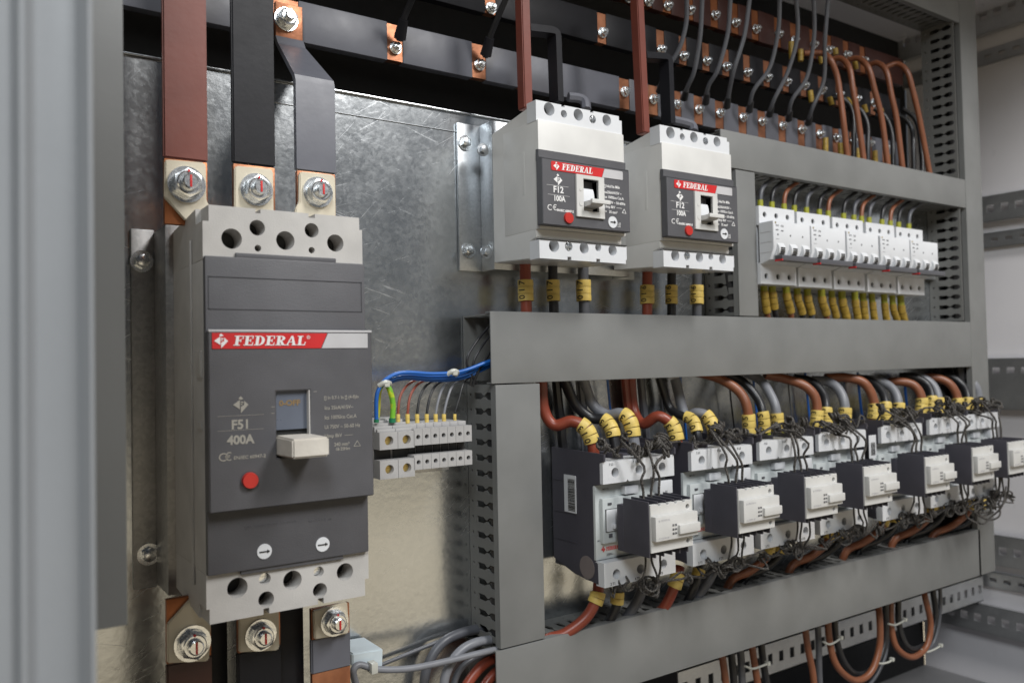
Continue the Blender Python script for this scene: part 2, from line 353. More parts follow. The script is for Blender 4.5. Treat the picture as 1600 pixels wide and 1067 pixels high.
# ================================================================== WIRING DUCTS
def slot(d0, d1, c, w):              # fish-bone slot, long axis along depth; returns (depth, along) loop
    L = d1-d0; f = lambda a, b: (d0+a*L, c+b*w)
    return [f(0, -.42), f(0, .42), f(.36, .42), f(.48, .10), f(.54, .10), f(.68, .5), f(.88, .5), f(1, .22), f(1, -.22), f(.88, -.5), f(.68, -.5), f(.54, -.10), f(.48, -.10), f(.36, -.42)]
def slotwall(mb, axis, pos, a0, a1, pitch=.0148, yf=YD, yb=YP, phase=.5, th=.0016):
    """slotted side of a duct: axis 'x' -> wall at X=pos running along Z; axis 'z' -> wall at Z=pos running along X"""
    holes = []; n = int((a1-a0)/pitch)
    for k in range(n):
        c = a0 + (k+phase)*pitch
        if c+.004 > a1: break
        sl = slot(yb-.0145, yf+.0045, c, .0072)
        so = circ(yb-.007, c+.001, .0016, 8)
        if axis == 'x': holes += [sl, so]
        else: holes += [[(v, u) for u, v in sl], [(v, u) for u, v in so]]
    if axis == 'x':
        mb.plate([(yf+.001, a0), (yb-.0005, a0), (yb-.0005, a1), (yf+.001, a1)], holes, pos-th/2, pos+th/2, 'yz')
    else:
        mb.plate([(a0, yf+.001), (a1, yf+.001), (a1, yb-.0005), (a0, yb-.0005)], holes, pos-th/2, pos+th/2, 'xy')
def duct(name, label, x0, x1, z0, z1, walls, yf=YD, back=True, lip=.004):
    t = thing('wiring_duct', label, 'cable duct', ((x0+x1)/2, YP, z0), 'grey slotted wiring ducts on the plate')
    # cover: shallow channel snapped over the fingers
    mb = MB().box(x0, x1, yf, yf+.0018, z0, z1, .0007)
    if (x1-x0) > (z1-z0):
        mb.box(x0, x1, yf+.0018, yf+.0085, z0, z0+.0013); mb.box(x0, x1, yf+.0018, yf+.0085, z1-.0013, z1)
    else:
        mb.box(x0, x0+.0013, yf+.0018, yf+.0085, z0, z1); mb.box(x1-.0013, x1, yf+.0018, yf+.0085, z0, z1)
    obj('cover', mb, 'duct', t)
    for ax, pos, a0, a1, ph in walls:
        mb = MB(); slotwall(mb, ax, pos, a0, a1, phase=ph, yf=yf+.002); obj('slotted_wall', mb, 'ductd', t)
    mb = MB().box(x0+.002, x1-.002, YP-.003, YP-.0009, z0+.002, z1-.002); obj('base', mb, 'ductd', t)
    return t
zm0, zm1 = -.0275*YD, .0772*YD
duct('mid', 'long horizontal grey duct across the middle, under the two breakers', .6430*YD, 1.985*YD, zm0, zm1,
     [('z', zm1-.0025, .6430*YD+.002, 1.985*YD, .5), ('z', zm0+.0025, .6430*YD+.03, 1.985*YD, .5)])
zl0, zl1 = -.5150*YD, -.4081*YD
duct('low', 'lowest horizontal grey duct, under the row of contactors', .6413*YD, 1.995*YD, zl0, zl1,
     [('z', zl1-.0025, .6413*YD+.002, 1.99*YD, .5), ('z', zl0+.0025, .6413*YD+.002, 1.99*YD, .5)])
duct('vl', 'short vertical grey duct with slotted side, left of the nearest contactor', .6495*YD, .7285*YD, zl1+.0012, zm0-.0012,
     [('x', .6495*YD+.0022, zl1+.003, zm0-.001, .6), ('x', .7285*YD-.0022, zl1+.003, zm0-.001, .6)])
xu0, xu1 = 1.178*YD, 1.230*YD
zu0, zu1 = .3480*YD-.001, .4165*YD-.002
duct('vm', 'vertical grey duct between the second breaker and the small white breakers', xu0, xu1, zm1+.0012, zu0-.0012,
     [('x', xu0+.0022, zm1+.002, zu0, .5), ('x', xu1-.0022, zm1+.002, zu0, .5)])
duct('up', 'upper horizontal grey duct above the small white breakers', 1.1405*YD, 1.984*YD, zu0, zu1,
     [('z', zu1-.0025, 1.1405*YD+.002, 1.984*YD, .5), ('z', zu0+.0025, 1.23*YD, 1.984*YD, .5)])
xr0, xr1 = 1.9855*YD, 2.061*YD
duct('vr', 'tall vertical grey duct at the right end of the plate', xr0, xr1, -.5150*YD, .62,
     [('x', xr0-.0135, zm1+.002, .62, .5), ])
mb = MB().box(xr1-.0016, xr1-.0004, YD+.009, YP-.0005, -.5150*YD, .62); vr_wall = obj('side_wall', mb, 'ductd', [o for o in COL.objects if o.name.startswith('wiring_duct')][-1])
zt = .509
duct('top', 'dark-bottomed horizontal grey duct at the top right corner', 1.40*YD, 1.9845*YD, zt, zt+.07,
     [('z', zt+.0025, 1.40*YD, 1.984*YD, .5)])

# ================================================================== BRACKETS
def hexhead(mb, x, y, z, R, a=.4):
    mb.cyl((x, y, z), (0, -1, 0), R, .0016, 24)
    mb.cyl((x, y-.0016, z), (0, -1, 0), .70*R, .45*R, 6, .68*R); mb.cyl((x, y-.0016-.45*R, z), (0, -1, 0), .60*R, .08*R, 20, .45*R)
t = thing('mounting_bracket', 'dull steel channel bracket with two bolts left of the big breaker', 'bracket', (.13, YP, -.18))
xa, xb = X(206, 640, .698), X(243, 640, .698); zt_, zb_ = Z(225, 359, .698), Z(235, 917, .698)
mb = MB().box(xa, xb, .6965, .6995, zb_, zt_, .0008)
xw = X(273, 640, .655)
mb.box(xb-.0005, xb+.003, .657, .6965, zb_+.002, zt_-.002, .0008); mb.box(xb-.0005, .24, .655, .657, zb_+.002, zt_-.002, .0005)
obj('channel', mb, 'dsteel', t)
for px, py in ((222, 408), (233, 866)):
    p = at(px, py, .694); mb = MB(); hexhead(mb, p.x, .6965, p.z, .0085); obj('bolt', mb, 'zinc', t)
t = thing('mounting_bracket', 'bright galvanised hat bracket with four bolts behind the left white breaker', 'bracket', (.43, YP, .11))
xa, xb = X(715, 300, .698), X(750, 300, .698); zt_, zb_ = Z(730, 195, .698), Z(735, 424, .698)
mb = MB().box(xa, xb, .6965, .6995, zb_, zt_, .0008)
mb.box(xb-.0005, xb+.002, .675, .6965, zb_, zt_, .0006); mb.box(xb-.0005, .615, .6735, .6755, zb_, zt_, .0005)
mb.box(.6146, .6166, .675, .6965, zb_, zt_, .0005); mb.box(.6146, .644, .6965, .6995, zb_, zt_, .0005)
obj('channel', mb, 'steel', t)
for px, py in ((730, 222), (735, 391)):
    p = at(px, py, .692); mb = MB(); hexhead(mb, p.x, .6965, p.z, .0075); obj('bolt', mb, 'zinc', t)
for px, py in ((756, 234), (761, 394)):
    p = at(px, py, .671); mb = MB(); hexhead(mb, p.x, .6735, p.z, .0062); obj('bolt', mb, 'steel', t)

# ================================================================== MAIN BUSBARS (three rows, stepped)
YB = .712
def busbar(label, m, x0, x1, z0, z1, wins, group_bolts=True, cm='copper', y=YB):
    t = thing('busbar', label, 'busbar', ((x0+x1)/2, y, z0))
    xs = sorted(wins); mb = MB(); cur = x0; cop = MB().box(x0+.001, x1-.001, y+.0012, y+.009, z0+.0012, z1-.0012)
    for c, wd in xs:
        if c-wd/2 > cur+.001: mb.box(cur, c-wd/2, y, y+.0102, z0, z1, .001)
        cur = c+wd/2
    mb.box(cur, x1, y, y+.0102, z0, z1, .001)
    obj('sleeve', mb, m, t); obj('copper_core', cop, cm, t)
    return t
def small_bolt(parent, x, z, R=.0062, y=YB):
    mb = MB(); bolt_mb(mb, x, y+.0005, z, R, random.random(), 1.25); o = obj('bolt', mb, 'zinc', parent)
    return o
row1 = [(985,140),(1030,152),(1067,160),(1101,168),(1134,174),(1170,181),(1200,187),(1232,194),(1262,200),(1290,207),(1316,213),(1342,218),(1368,222),(1393,229)]
row1l = [(625,70),(757,97),(828,103)]
row2 = [(775,8),(950,47),(1008,66),(1042,74),(1077,84),(1113,92),(1144,101),(1177,110),(1208,118),(1238,125),(1266,131),(1293,138),(1320,145),(1347,152),(1374,158)]
row3 = [(990,-8),(1022,-2),(1052,5),(1087,12),(1126,20),(1158,32),(1190,42),(1225,50),(1250,60),(1280,67),(1305,75),(1332,83),(1358,92)]
def wins(row, wd): return [(X(px, py, .702), wd) for px, py in row]
bg_ = busbar('grey sleeved busbar, lowest of the three long bars', 'gsleeve', -.10, 1.215, .2935, .3310, wins(row1, .0155)+wins(row1l, .0165)+[(X(452, 35, .705), .0225)])
bk_ = busbar('black sleeved busbar, middle one of the three long bars', 'black', -.10, 1.225, .3640, .4010, wins(row2, .0130))
br_ = busbar('red-brown sleeved busbar, highest and darkest of the three long bars', 'brown', -.10, 1.235, .4230, .4650, wins(row3, .0135), cm='dcopper')
for px, py in row1+row1l[:]: p = at(px, py, .702); small_bolt(bg_, p.x, p.z)
for px, py in row2: p = at(px, py, .702); small_bolt(bk_, p.x, p.z)
for px, py in row3: p = at(px, py, .702); small_bolt(br_, p.x, p.z)
# ================================================================== BIG BREAKER (grey, 400 A)
YF, YC = .566, .5525
t = thing('large_circuit_breaker', 'large grey three-pole breaker with charcoal front and ivory lever, marked F51 400A', 'circuit breaker', (.195, .655, -.1665))
xl, xr = .1384, .2524; zt_, zb_ = .1105, -.1665
# housing: hollow ends with round screw holes in the face
P = lambda px, py, y=YF: at(px, py, y)
def face(mb, x0, x1, z0, z1, yf, th, holes, notch=None): mb.plate(notch or [(x0, z0), (x1, z0), (x1, z1), (x0, z1)], holes, yf, yf+th, 'xz')
H = lambda px, py, r, y=YF: circ(at(px, py, y).x, at(px, py, y).z, r, 28)
zs1 = P(330, 900).z + .001; zs0 = P(317, 400).z
mb = MB()
top_out = [(xl, zs0-.002), (xr, zs0-.002), (xr, zt_-.009), (xr-.0022, zt_-.009), (xr-.0022, zt_), (P(492,330).x, zt_), (P(492,330).x, zt_-.003), (P(482,330).x, zt_-.003), (P(482,330).x, zt_), (P(407,325).x, zt_), (P(407,325).x, zt_-.003), (P(399,325).x, zt_-.003), (P(399,325).x, zt_), (xl+.004, zt_), (xl+.004, zt_-.011), (xl, zt_-.011)]
mb.plate(top_out, [H(362, 373, .0069), H(446, 376, .0066), H(524, 380, .0063), H(402, 356, .0054), H(487, 360, .0052), H(403, 388, .0023), H(487, 391, .0023)], YF, YF+.02, 'xz')
obj('terminal_face', mb, 'body', t); mb = MB()
nz = zb_+.012
bot_out = [(xl, zb_+.010), (xl+.002, zb_+.010), (xl+.002, zb_), (P(412,970).x, zb_), (P(412,970).x, zb_+.004), (P(421,968).x, zb_+.004), (P(421,968).x, zb_), (P(497,950).x, zb_), (P(497,950).x, zb_+.004), (P(506,950).x, zb_+.004), (P(506,950).x, zb_), (xr-.002, zb_), (xr-.002, zb_+.012), (xr+.001, zb_+.012), (xr+.001, zs1), (xl, zs1)]
mb.plate(bot_out, [H(371, 918, .0068), H(457, 906, .0066), H(539, 893, .0062), H(416, 936, .0054), H(500, 922, .0052), H(414, 904, .0040), H(498, 893, .0038)], YF, YF+.02, 'xz')
obj('terminal_face', mb, 'body', t)
mb = MB()
mb.box(xl, xr, YF+.0005, .655, zs1, zs0-.002, .001)
mb.prismx([(YF+.02, zs0-.002), (.655, zs0-.002), (.655, zt_-.006), (YF+.02, zt_)], xl+.0003, xr-.0005)
mb.prismx([(YF+.02, zs1), (.655, zs1), (.655, zb_+.006), (YF+.02, zb_)], xl+.0003, xr-.0005)
for py0, py1 in ((548, 590), (660, 672)):           # moulded recess ribs on the side wall
    mb.box(xl-.0012, xl, YF+.004, YF+.016, P(318, py1).z, P(318, py0).z, .0004)
mb.box(xl-.0014, xl, YF+.03, YF+.034, zb_+.02, zt_-.02, .0005)
obj('housing', mb, 'body', t)
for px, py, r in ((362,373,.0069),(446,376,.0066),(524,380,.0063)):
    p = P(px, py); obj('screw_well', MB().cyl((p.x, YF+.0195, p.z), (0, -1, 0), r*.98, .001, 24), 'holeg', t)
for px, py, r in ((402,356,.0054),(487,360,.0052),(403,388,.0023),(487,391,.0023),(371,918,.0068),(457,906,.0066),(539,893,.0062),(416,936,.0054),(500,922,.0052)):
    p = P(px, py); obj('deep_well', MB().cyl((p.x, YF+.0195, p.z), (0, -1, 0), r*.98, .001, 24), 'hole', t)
for px, py in ((414, 904), (498, 893)):
    p = P(px, py); mb = MB().cyl((p.x, YF+.014, p.z), (0, -1, 0), .0034, .008, 18); mb.box(p.x-.003, p.x+.003, YF+.0055, YF+.0062, p.z-.0004, p.z+.0004); obj('cover_screw', mb, 'zinc', t)
# charcoal cover: upper section, raised main section, lower section
mb = MB()
zc1, zc0 = P(328, 516, YC).z, P(328, 803, YC).z
YS = YF-.004
mb.box(xl+.0002, xr-.0002, YS, YF+.002, zs1, zs0, .0012)
mb.box(P(367,397).x, P(523,400).x, YS+.0015, YF+.002, zs0-.001, zs0+.0032, .0006)
mb.box(P(375,905).x, P(535,905).x, YS+.0015, YF+.002, zs1-.0028, zs1+.001, .0006)
mb.plate([(xl-.0006, zc0), (xr+.0002, zc0), (xr+.0002, zc1), (xl-.0006, zc1)], [[(P(432,671,YC).x, P(432,716,YC).z), (P(485,671,YC).x, P(432,716,YC).z), (P(485,671,YC).x, P(432,611,YC).z), (P(432,671,YC).x, P(432,611,YC).z)]], YC, YS+.0005, 'xz', .0008)
obj('cover', mb, 'cover', t)
mb = MB(); x0, x1 = P(325, 450, YS).x, P(565, 450, YS).x; z0, z1 = P(325, 483, YS).z, P(325, 431, YS).z
for a in ((x0, x1, z0, z0+.0005), (x0, x1, z1-.0005, z1), (x0, x0+.0005, z0, z1), (x1-.0005, x1, z0, z1)): mb.box(a[0], a[1], YS-.0004, YS+.0001, a[2], a[3])
obj('nameplate_recess', mb, 'cover2', t)
# ledge and brand strip
z0, z1 = P(330, 545, YC).z, P(330, 520, YC).z; xa, xb = P(331, 530, YC).x, P(574, 530, YC).x; xm0, xm1 = P(501, 530, YC).x, P(511, 530, YC).x
mb = MB().box(xl-.0004, xr+.0002, YC-.0004, YC+.003, z1+.0006, z1+.0022, .0004); obj('ledge', mb, 'glab', t)
mb = MB().prism([(xa, z0), (xm0, z0), (xm1, z1), (xa, z1)], YC-.0005, YC); obj('red_strip', mb, 'redlab', t)
mb = MB().prism([(xm0+.0006, z0), (xb, z0), (xb, z1), (xm1+.0006, z1)], YC-.0005, YC); obj('grey_strip', mb, 'glab', t)
GL = {
 'F': ([[(.14,0),(.40,0),(.40,1),(.14,1)], [(0,0),(.56,0),(.56,.08),(0,.08)], [(0,.92),(.80,.92),(.80,1),(0,1)], [(.70,.66),(.80,.66),(.80,.95),(.74,.95)], [(.38,.46),(.60,.46),(.60,.55),(.38,.55)], [(.55,.34),(.62,.34),(.62,.67),(.55,.67)]], .86),
 'E': ([[(.14,0),(.40,0),(.40,1),(.14,1)], [(0,0),(.82,0),(.82,.09),(0,.09)], [(0,.92),(.80,.92),(.80,1),(0,1)], [(.70,.68),(.80,.68),(.80,.95),(.74,.95)], [(.72,.05),(.78,.05),(.86,.32),(.78,.32)], [(.38,.46),(.60,.46),(.60,.55),(.38,.55)], [(.55,.34),(.62,.34),(.62,.67),(.55,.67)]], .92),
 'L': ([[(.14,0),(.40,0),(.40,1),(.14,1)], [(0,0),(.80,0),(.80,.09),(0,.09)], [(0,.92),(.54,.92),(.54,1),(0,1)], [(.70,.05),(.76,.05),(.84,.36),(.76,.36)]], .88),
 'A': ([[(.02,0),(.14,0),(.50,1),(.40,1)], [(.60,0),(.88,0),(.56,1),(.40,1)], [(.20,.30),(.66,.30),(.64,.38),(.23,.38)], [(-.08,0),(.28,0),(.28,.07),(-.08,.07)], [(.50,0),(1.0,0),(1.0,.07),(.50,.07)]], .98),
}
def bowl(cx, cz, ro, zo, ri, zi, n=12):
    o = [(cx+ro*math.sin(math.pi*k/n), cz+zo*math.cos(math.pi*k/n)) for k in range(n+1)]
    i = [(cx+ri*math.sin(math.pi*k/n), cz+zi*math.cos(math.pi*k/n)) for k in range(n, -1, -1)]
    return o+i
GL['D'] = ([[(.14,0),(.40,0),(.40,1),(.14,1)], [(0,0),(.45,0),(.45,.08),(0,.08)], [(0,.92),(.45,.92),(.45,1),(0,1)], bowl(.42,.5,.50,.5,.24,.42)], 1.0)
GL['R'] = ([[(.14,0),(.40,0),(.40,1),(.14,1)], [(0,0),(.54,0),(.54,.08),(0,.08)], [(0,.92),(.45,.92),(.45,1),(0,1)], bowl(.42,.73,.42,.27,.17,.19), [(.36,.46),(.58,.50),(.86,.0),(.60,.0)], [(.66,0),(1.0,0),(1.0,.08),(.66,.08)]], 1.0)
def serif(mb, word, x, z, h, y, sx=1.0, shear=.16, th=.0004):
    for ch in word:
        if ch in GL:
            for k, poly in enumerate(GL[ch][0]):
                mb.prism([(x+(u*sx+v*shear)*h, z+v*h) for u, v in poly], y-th-.000012*k, y)
            x += GL[ch][1]*sx*h
    return x
def emblem(mb, mbr, cx, cz, s, y, k=1):
    """four-piece diamond with an F cut out of it"""
    th = .0003
    mb.prism([(cx-s, cz), (cx-.12*s, cz+.62*s), (cx-.12*s, cz-.62*s)], y-th, y)
    mb.prism([(cx-.30*s, cz+.80*s), (cx+.0*s, cz+1.1*s), (cx+.34*s, cz+.74*s), (cx-.02*s, cz+.62*s)], y-th, y)
    mb.prism([(cx+.44*s, cz+.50*s), (cx+s, cz-.05*s), (cx+.0*s, cz-1.1*s), (cx+.0*s, cz-.30*s), (cx+.44*s, cz-.05*s)], y-th, y)
    mb.prism([(cx-.02*s, cz+.42*s), (cx+.36*s, cz+.36*s), (cx+.34*s, cz+.20*s), (cx-.02*s, cz+.24*s)], y-th, y)
    mb.prism([(cx-.02*s, cz+.14*s), (cx+.22*s, cz+.10*s), (cx+.20*s, cz-.04*s), (cx-.02*s, cz-.02*s)], y-th, y)
hz = .62*(z1-z0)
mb = MB(); x0 = P(364, 540, YC).x; xe = P(477, 540, YC).x
serif(mb, 'FEDERAL', x0, z0+.2*(z1-z0), hz, YC-.0005, sx=(xe-x0)/(hz*6.55))
mb.text('®', .0035, xe+.0008, z1-.0040, YC-.0006)
emblem(mb, None, P(345, 531, YC).x, (z0+z1)/2, .0044, YC-.0005)
obj('brand_lettering', mb, 'wlab', t)
# printing on the cover
mb = MB(); yt = YC-.00015
emblem(mb, None, P(376, 632, YC).x, P(376, 632, YC).z, .0050, yt+.0001)
c = P(376, 669.5, YC); mb.text('F51', .0084, c.x, c.z, yt, align='CENTER', bold=.00025)
c = P(376, 693, YC); mb.text('400A', .0080, c.x, c.z, yt, align='CENTER', bold=.0003)
c = P(341, 721, YC); mb.text('C', .0076, c.x, c.z, yt); c = P(351, 720, YC); mb.text('€', .0076, c.x, c.z, yt, sx=.95)
c = P(365, 718, YC); mb.text('EN/IEC 60947-2', .0032, c.x, c.z, yt, bold=.00004, sx=1.0)
for px, py in ((340, 651), (340, 674)):
    a = P(px, py, YC); b_ = P(412, py, YC); mb.box(a.x, b_.x, yt-.00005, yt+.0002, a.z, a.z+.00018)
for s_, px, py, sz in (('▭ In 0.7-1 In ▭ (4-8)In', 506, 624, .0033), ('Icu 35kA/415V~', 507, 640, .0037), ('Ics 100%Icu Cat.A', 507, 655, .0037), ('Ui 750V ~ 50-60 Hz', 507, 670, .0037), ('Uimp 8kV  ——', 507, 684, .0036), ('240 mm²', 522, 697, .0036), ('18-25Nm', 524, 704, .0032)):
    c = P(px, py, YC); mb.text(s_.replace('▭', '[]'), sz, c.x, c.z, yt, bold=.00003, sx=.88)
a, b_ = P(506, 617, YC), P(518, 625, YC)
tri = [(P(553,697,YC).x, P(553,697,YC).z), (P(563,697,YC).x, P(553,697,YC).z), (P(558,688,YC).x, P(558,688,YC).z)]
for i in range(3): mb.tube([(tri[i][0], yt, tri[i][1]), (tri[(i+1) % 3][0], yt, tri[(i+1) % 3][1])], .00025, 4, 1)
for px, py in ((424, 636), (424, 646), (490, 612)):
    a = P(px, py, YC); mb.box(a.x, a.x+.0022, yt, yt+.0002, a.z, a.z+.0003)
obj('printed_text', mb, 'gold', t)
mb = MB()
for s_, px, py in (('25°C  In 400 320 280   0.7 0.8 0.9', 382, 826), ('Im 4 5 6 7 8  xIn', 482, 816)):
    c = P(px, py, YS); mb.text(s_, .0026, c.x, c.z, YS-.00015)
obj('dial_text', mb, 'toggrey', t)
# lever window and lever
zw0, zw1 = P(432, 716, YC).z, P(432, 611, YC).z; xw0, xw1 = P(432, 671, YC).x, P(485, 671, YC).x
mb = MB().box(xw0, xw1, YC+.004, YC+.005, P(440,672,YC).z, zw1); obj('slide', mb, 'window', t)
mb = MB().box(xw1-.0010, xw1-.0002, YC-.0004, YC+.004, zw0+.001, zw1); obj('window_edge', mb, 'body', t)
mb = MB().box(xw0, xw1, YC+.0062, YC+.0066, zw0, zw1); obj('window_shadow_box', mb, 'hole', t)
c = P(436, 634, YC+.004); mb = MB().text('0-OFF', .0052, c.x, c.z, YC+.0038, bold=.0002, sx=1.1); obj('lever_text', mb, 'goldy', t)
a = P(462, 686, .522); b_ = P(515, 712, .522)
mb = MB().prismx([(YC+.006, a.z+.0004), (.522, a.z), (.522, b_.z-.0002), (YC+.006, b_.z-.0008)], xw0+.0004, b_.x, .0012); obj('lever', mb, 'lever', t)
# red button and the two dials
c = P(390, 750, YC); mb = MB().cyl((c.x, YC+.001, c.z), (0, -1, 0), .0062, .0013, 32); obj('button_ring', mb, 'cover2', t)
mb = MB().cyl((c.x, YC, c.z), (0, -1, 0), .0054, .0030, 32, .0050); obj('red_button', mb, 'redbtn', t)
for px, py in ((413, 861), (504, 850)):
    c = P(px, py, YS); mb = MB().cyl((c.x, YS+.001, c.z), (0, -1, 0), .0052, .0016, 28, .0050); d = obj('dial', mb, 'white', t)
    mb = MB().box(c.x-.0036, c.x+.0034, YS-.0010, YS-.0005, c.z-.0005, c.z+.0003)
    mb.prism([(c.x+.0036, c.z), (c.x+.0018, c.z+.0012), (c.x+.0018, c.z-.0012)], YS-.0011, YS-.0005); obj('pointer', mb, 'blackp', d)
# ivory terminal insulators with their bolts
def poly(pts, y): return [(at(px, py, y).x, at(px, py, y).z) for px, py in pts]
YI = .612
lug = [([(258,251),(261,249),(319,254),(322,258),(323,314),(330,324),(330,345),(290,345),(257,308)], (291,289), .0130),
       ([(367,262),(370,259),(424,264),(427,268),(428,335),(367,331)], (400,297), .0122),
       ([(468,271),(471,268),(520,273),(524,277),(525,340),(462,340),(462,326),(468,316)], (496,301), .0120),
       ([(262,975),(300,933),(328,950),(331,958),(327,1030),(324,1033),(262,1036)], (300,1004), .0125),
       ([(374,960),(436,952),(437,1012),(434,1016),(374,1019)], (407,991), .0115),
       ([(490,955),(543,940),(546,986),(543,990),(492,999)], (522,970), .0112)]
for pts, (bx, by), R in lug:
    mb = MB().prism(poly(pts, YI), YI, YI+.004, .0008); o = obj('terminal_insulator', mb, 'iplate', t)
    c = at(bx, by, YI); mb = MB(); bolt_mb(mb, c.x, YI, c.z, R, random.uniform(0, 1), .95); o = obj('terminal_bolt', mb, 'zinc', o)
    ye = YI-1.10*R
    mb = MB().box(c.x-.0007, c.x+.0007, ye-.0006, ye+.0002, c.z-.32*R, c.z+.34*R, .0002)
    mb.cyl((c.x-.0004, YI-.80*R, c.z+.62*R), (0, -1, 0), .0010, .0006, 10)
    mb = obj('torque_mark', mb, 'redmark', t)

# ================================================================== BARS FEEDING THE BIG BREAKER
YR = YI+.0065
def flatbar(label, m, x0, x1, pts, cop, cat='copper bar', cm='copper'):
    """pts: list of (y, z) centre line; cop: list of (z0, z1) bare copper lengths at y"""
    t = thing('flat_busbar', label, cat, ((x0+x1)/2, pts[0][0], pts[0][1]), 'flat bars of the big breaker')
    mb = MB().strap([((x0+x1)/2, y, z) for y, z in pts], x1-x0, .0056); obj('sleeve', mb, m, t)
    for z0, z1 in cop:
        mb = MB().box(x0+.0004, x1-.0004, YR-.0022, YR+.0026, z0, z1, .0005); obj('bare_end', mb, cm, t)
    return t
q = lambda px, py: at(px, py, YR)
flatbar('red-brown flat bar dropping onto the left top terminal of the big breaker', 'red', q(254, 200).x, q(323, 200).x, [(YR, q(254, 247).z), (YR, .20), (YR, .40)], [(q(254, 350).z, q(254, 248).z)], cm='dcopper')
flatbar('black flat bar dropping onto the middle top terminal of the big breaker', 'black', q(362, 200).x, q(428, 200).x, [(YR, q(360, 255).z), (YR, .22), (YR, .40)], [(q(360, 345).z, q(360, 256).z)])
t = thing('flat_busbar', 'bent grey flat bar joining the right top terminal of the big breaker to the busbar', 'copper bar', (q(490, 265).x, YR, q(490, 265).z), 'flat bars of the big breaker')
xa, xb = q(461, 200).x, q(522, 200).x; wd = xb-xa
a = at(487, 128, YR); b_ = at(452, 70, .700); c = at(452, 60, .7035)
def ribbon(mb, secs, th):          # secs: (xl, xr, y, z)
    rings = [[mb.bm.verts.new((xl, y-th/2, z)), mb.bm.verts.new((xr_, y-th/2, z)), mb.bm.verts.new((xr_, y+th/2, z)), mb.bm.verts.new((xl, y+th/2, z))] for xl, xr_, y, z in secs]
    fs = [mb.bm.faces.new(rings[0][::-1]), mb.bm.faces.new(rings[-1])]
    for r0, r1 in zip(rings, rings[1:]):
        for k in range(4): fs.append(mb.bm.faces.new((r0[k], r0[(k+1) % 4], r1[(k+1) % 4], r1[k])))
    bmesh.ops.recalc_face_normals(mb.bm, faces=fs); return mb
s0 = (xa, xb, YR, q(490, 268).z); s1 = (xa, xb, YR, a.z-.002); s1b = (xa-.0005, xb-.0005, YR+.001, a.z+.003)
xc0, xc1 = at(430, 62, .702).x, at(473, 62, .702).x
mb = ribbon(MB(), [s0, s1, s1b, (xc0+.001, xc1+.001, .7005, at(452, 73, .7005).z), (xc0, xc1, .7035, at(452, 62, .7035).z)], .0056); obj('sleeve', mb, 'gsleeve', t)
mb = MB().box(xa+.0004, xb-.0004, YR-.0022, YR+.0026, q(462, 335).z, q(462, 267).z, .0005); obj('bare_end', mb, 'copper', t)
mb = MB().box(xc0+.0003, xc1-.0003, .7010, .7055, at(452, 62, .703).z, at(452, 9, .703).z, .0005); o = obj('bare_end', mb, 'copper', t)
c = at(447, 31, .700); mb = MB(); bolt_mb(mb, c.x, .7010, c.z, .0105, .2, 1.2); obj('bolt', mb, 'zinc', t)
mb = MB().cyl((c.x, .7010-.0139, c.z+.0006), (0, -1, 0), .0022, .0006, 12); obj('torque_mark', mb, 'redmark', t)
# lower bars
flatbar('red-brown flat bar leaving the left bottom terminal of the big breaker', 'brown', q(259, 1040).x, q(330, 1040).x, [(YR, q(262, 1036).z), (YR, -.26), (YR, -.36)], [(q(262, 1036).z, q(262, 935).z)], cm='dcopper')
flatbar('black flat bar leaving the middle bottom terminal of the big breaker', 'black', q(370, 1040).x, q(438, 1040).x, [(YR, q(372, 1018).z), (YR, -.26), (YR, -.36)], [(q(372, 1019).z, q(372, 955).z)])
flatbar('grey flat bar leaving the right bottom terminal of the big breaker', 'gsleeve', q(485, 1020).x, q(546, 1020).x, [(YR, q(490, 996).z), (YR, q(490, 1052).z)], [(q(490, 998).z, q(490, 950).z), (q(490, 1120).z, q(490, 1051).z)])
t = None
mb = MB().box(q(336, 1060).x, q(368, 1060).x, YR+.02, YR+.03, -.36, q(340, 965).z, .001)
tag(obj('barrier_sheet', mb, 'black'), 'black insulating sheet between the lower bars under the big breaker', 'insulator')
mb = MB().box(q(440, 1060).x, q(484, 1060).x, YR+.012, YR+.02, -.36, q(440, 958).z, .001)
tag(obj('barrier_sheet', mb, 'black'), 'black insulating sheet beside the grey lower bar with a thin grey ledge', 'insulator')
# ================================================================== TWO WHITE BREAKERS (100 A)
G2 = 'two white 100 A breakers'
yb, yf, yc = .671, .594, .5855
t = thing('small_circuit_breaker', 'white three-pole breaker marked F12 100A, the left one beside the hat bracket', 'circuit breaker', (.49, yb, .095), G2)
A = lambda px, py, y=.594: at(px, py, y)
xl, xr = .7345*yf, .5400
ztop, zbot = .2376, .0945
zr1 = A(840, 184).z-.001; zlow = A(848, 371).z        # below the top screw row / top of the bottom row
# side body
mb = MB()
mb.prismx([(yf+.0158, zlow-.002), (yf+.006, zlow+.0005), (yf+.006, zr1-.002), (yf+.0158, zr1+.002), (yf+.0158, ztop-.0035), (yb, ztop-.013), (yb, zbot+.004), (yf+.0158, zbot+.0008)], xl+.0008, xr-.0008, .0008)
mb.box(xl+.0004, xr-.0004, yf, yb-.02, A(846,352).z-.003, zr1, .0012)
mb.box(xl+.0002, xl+.0012, yf+.022, yf+.026, .155, .195, .0004)
obj('housing', mb, 'ivory', t)
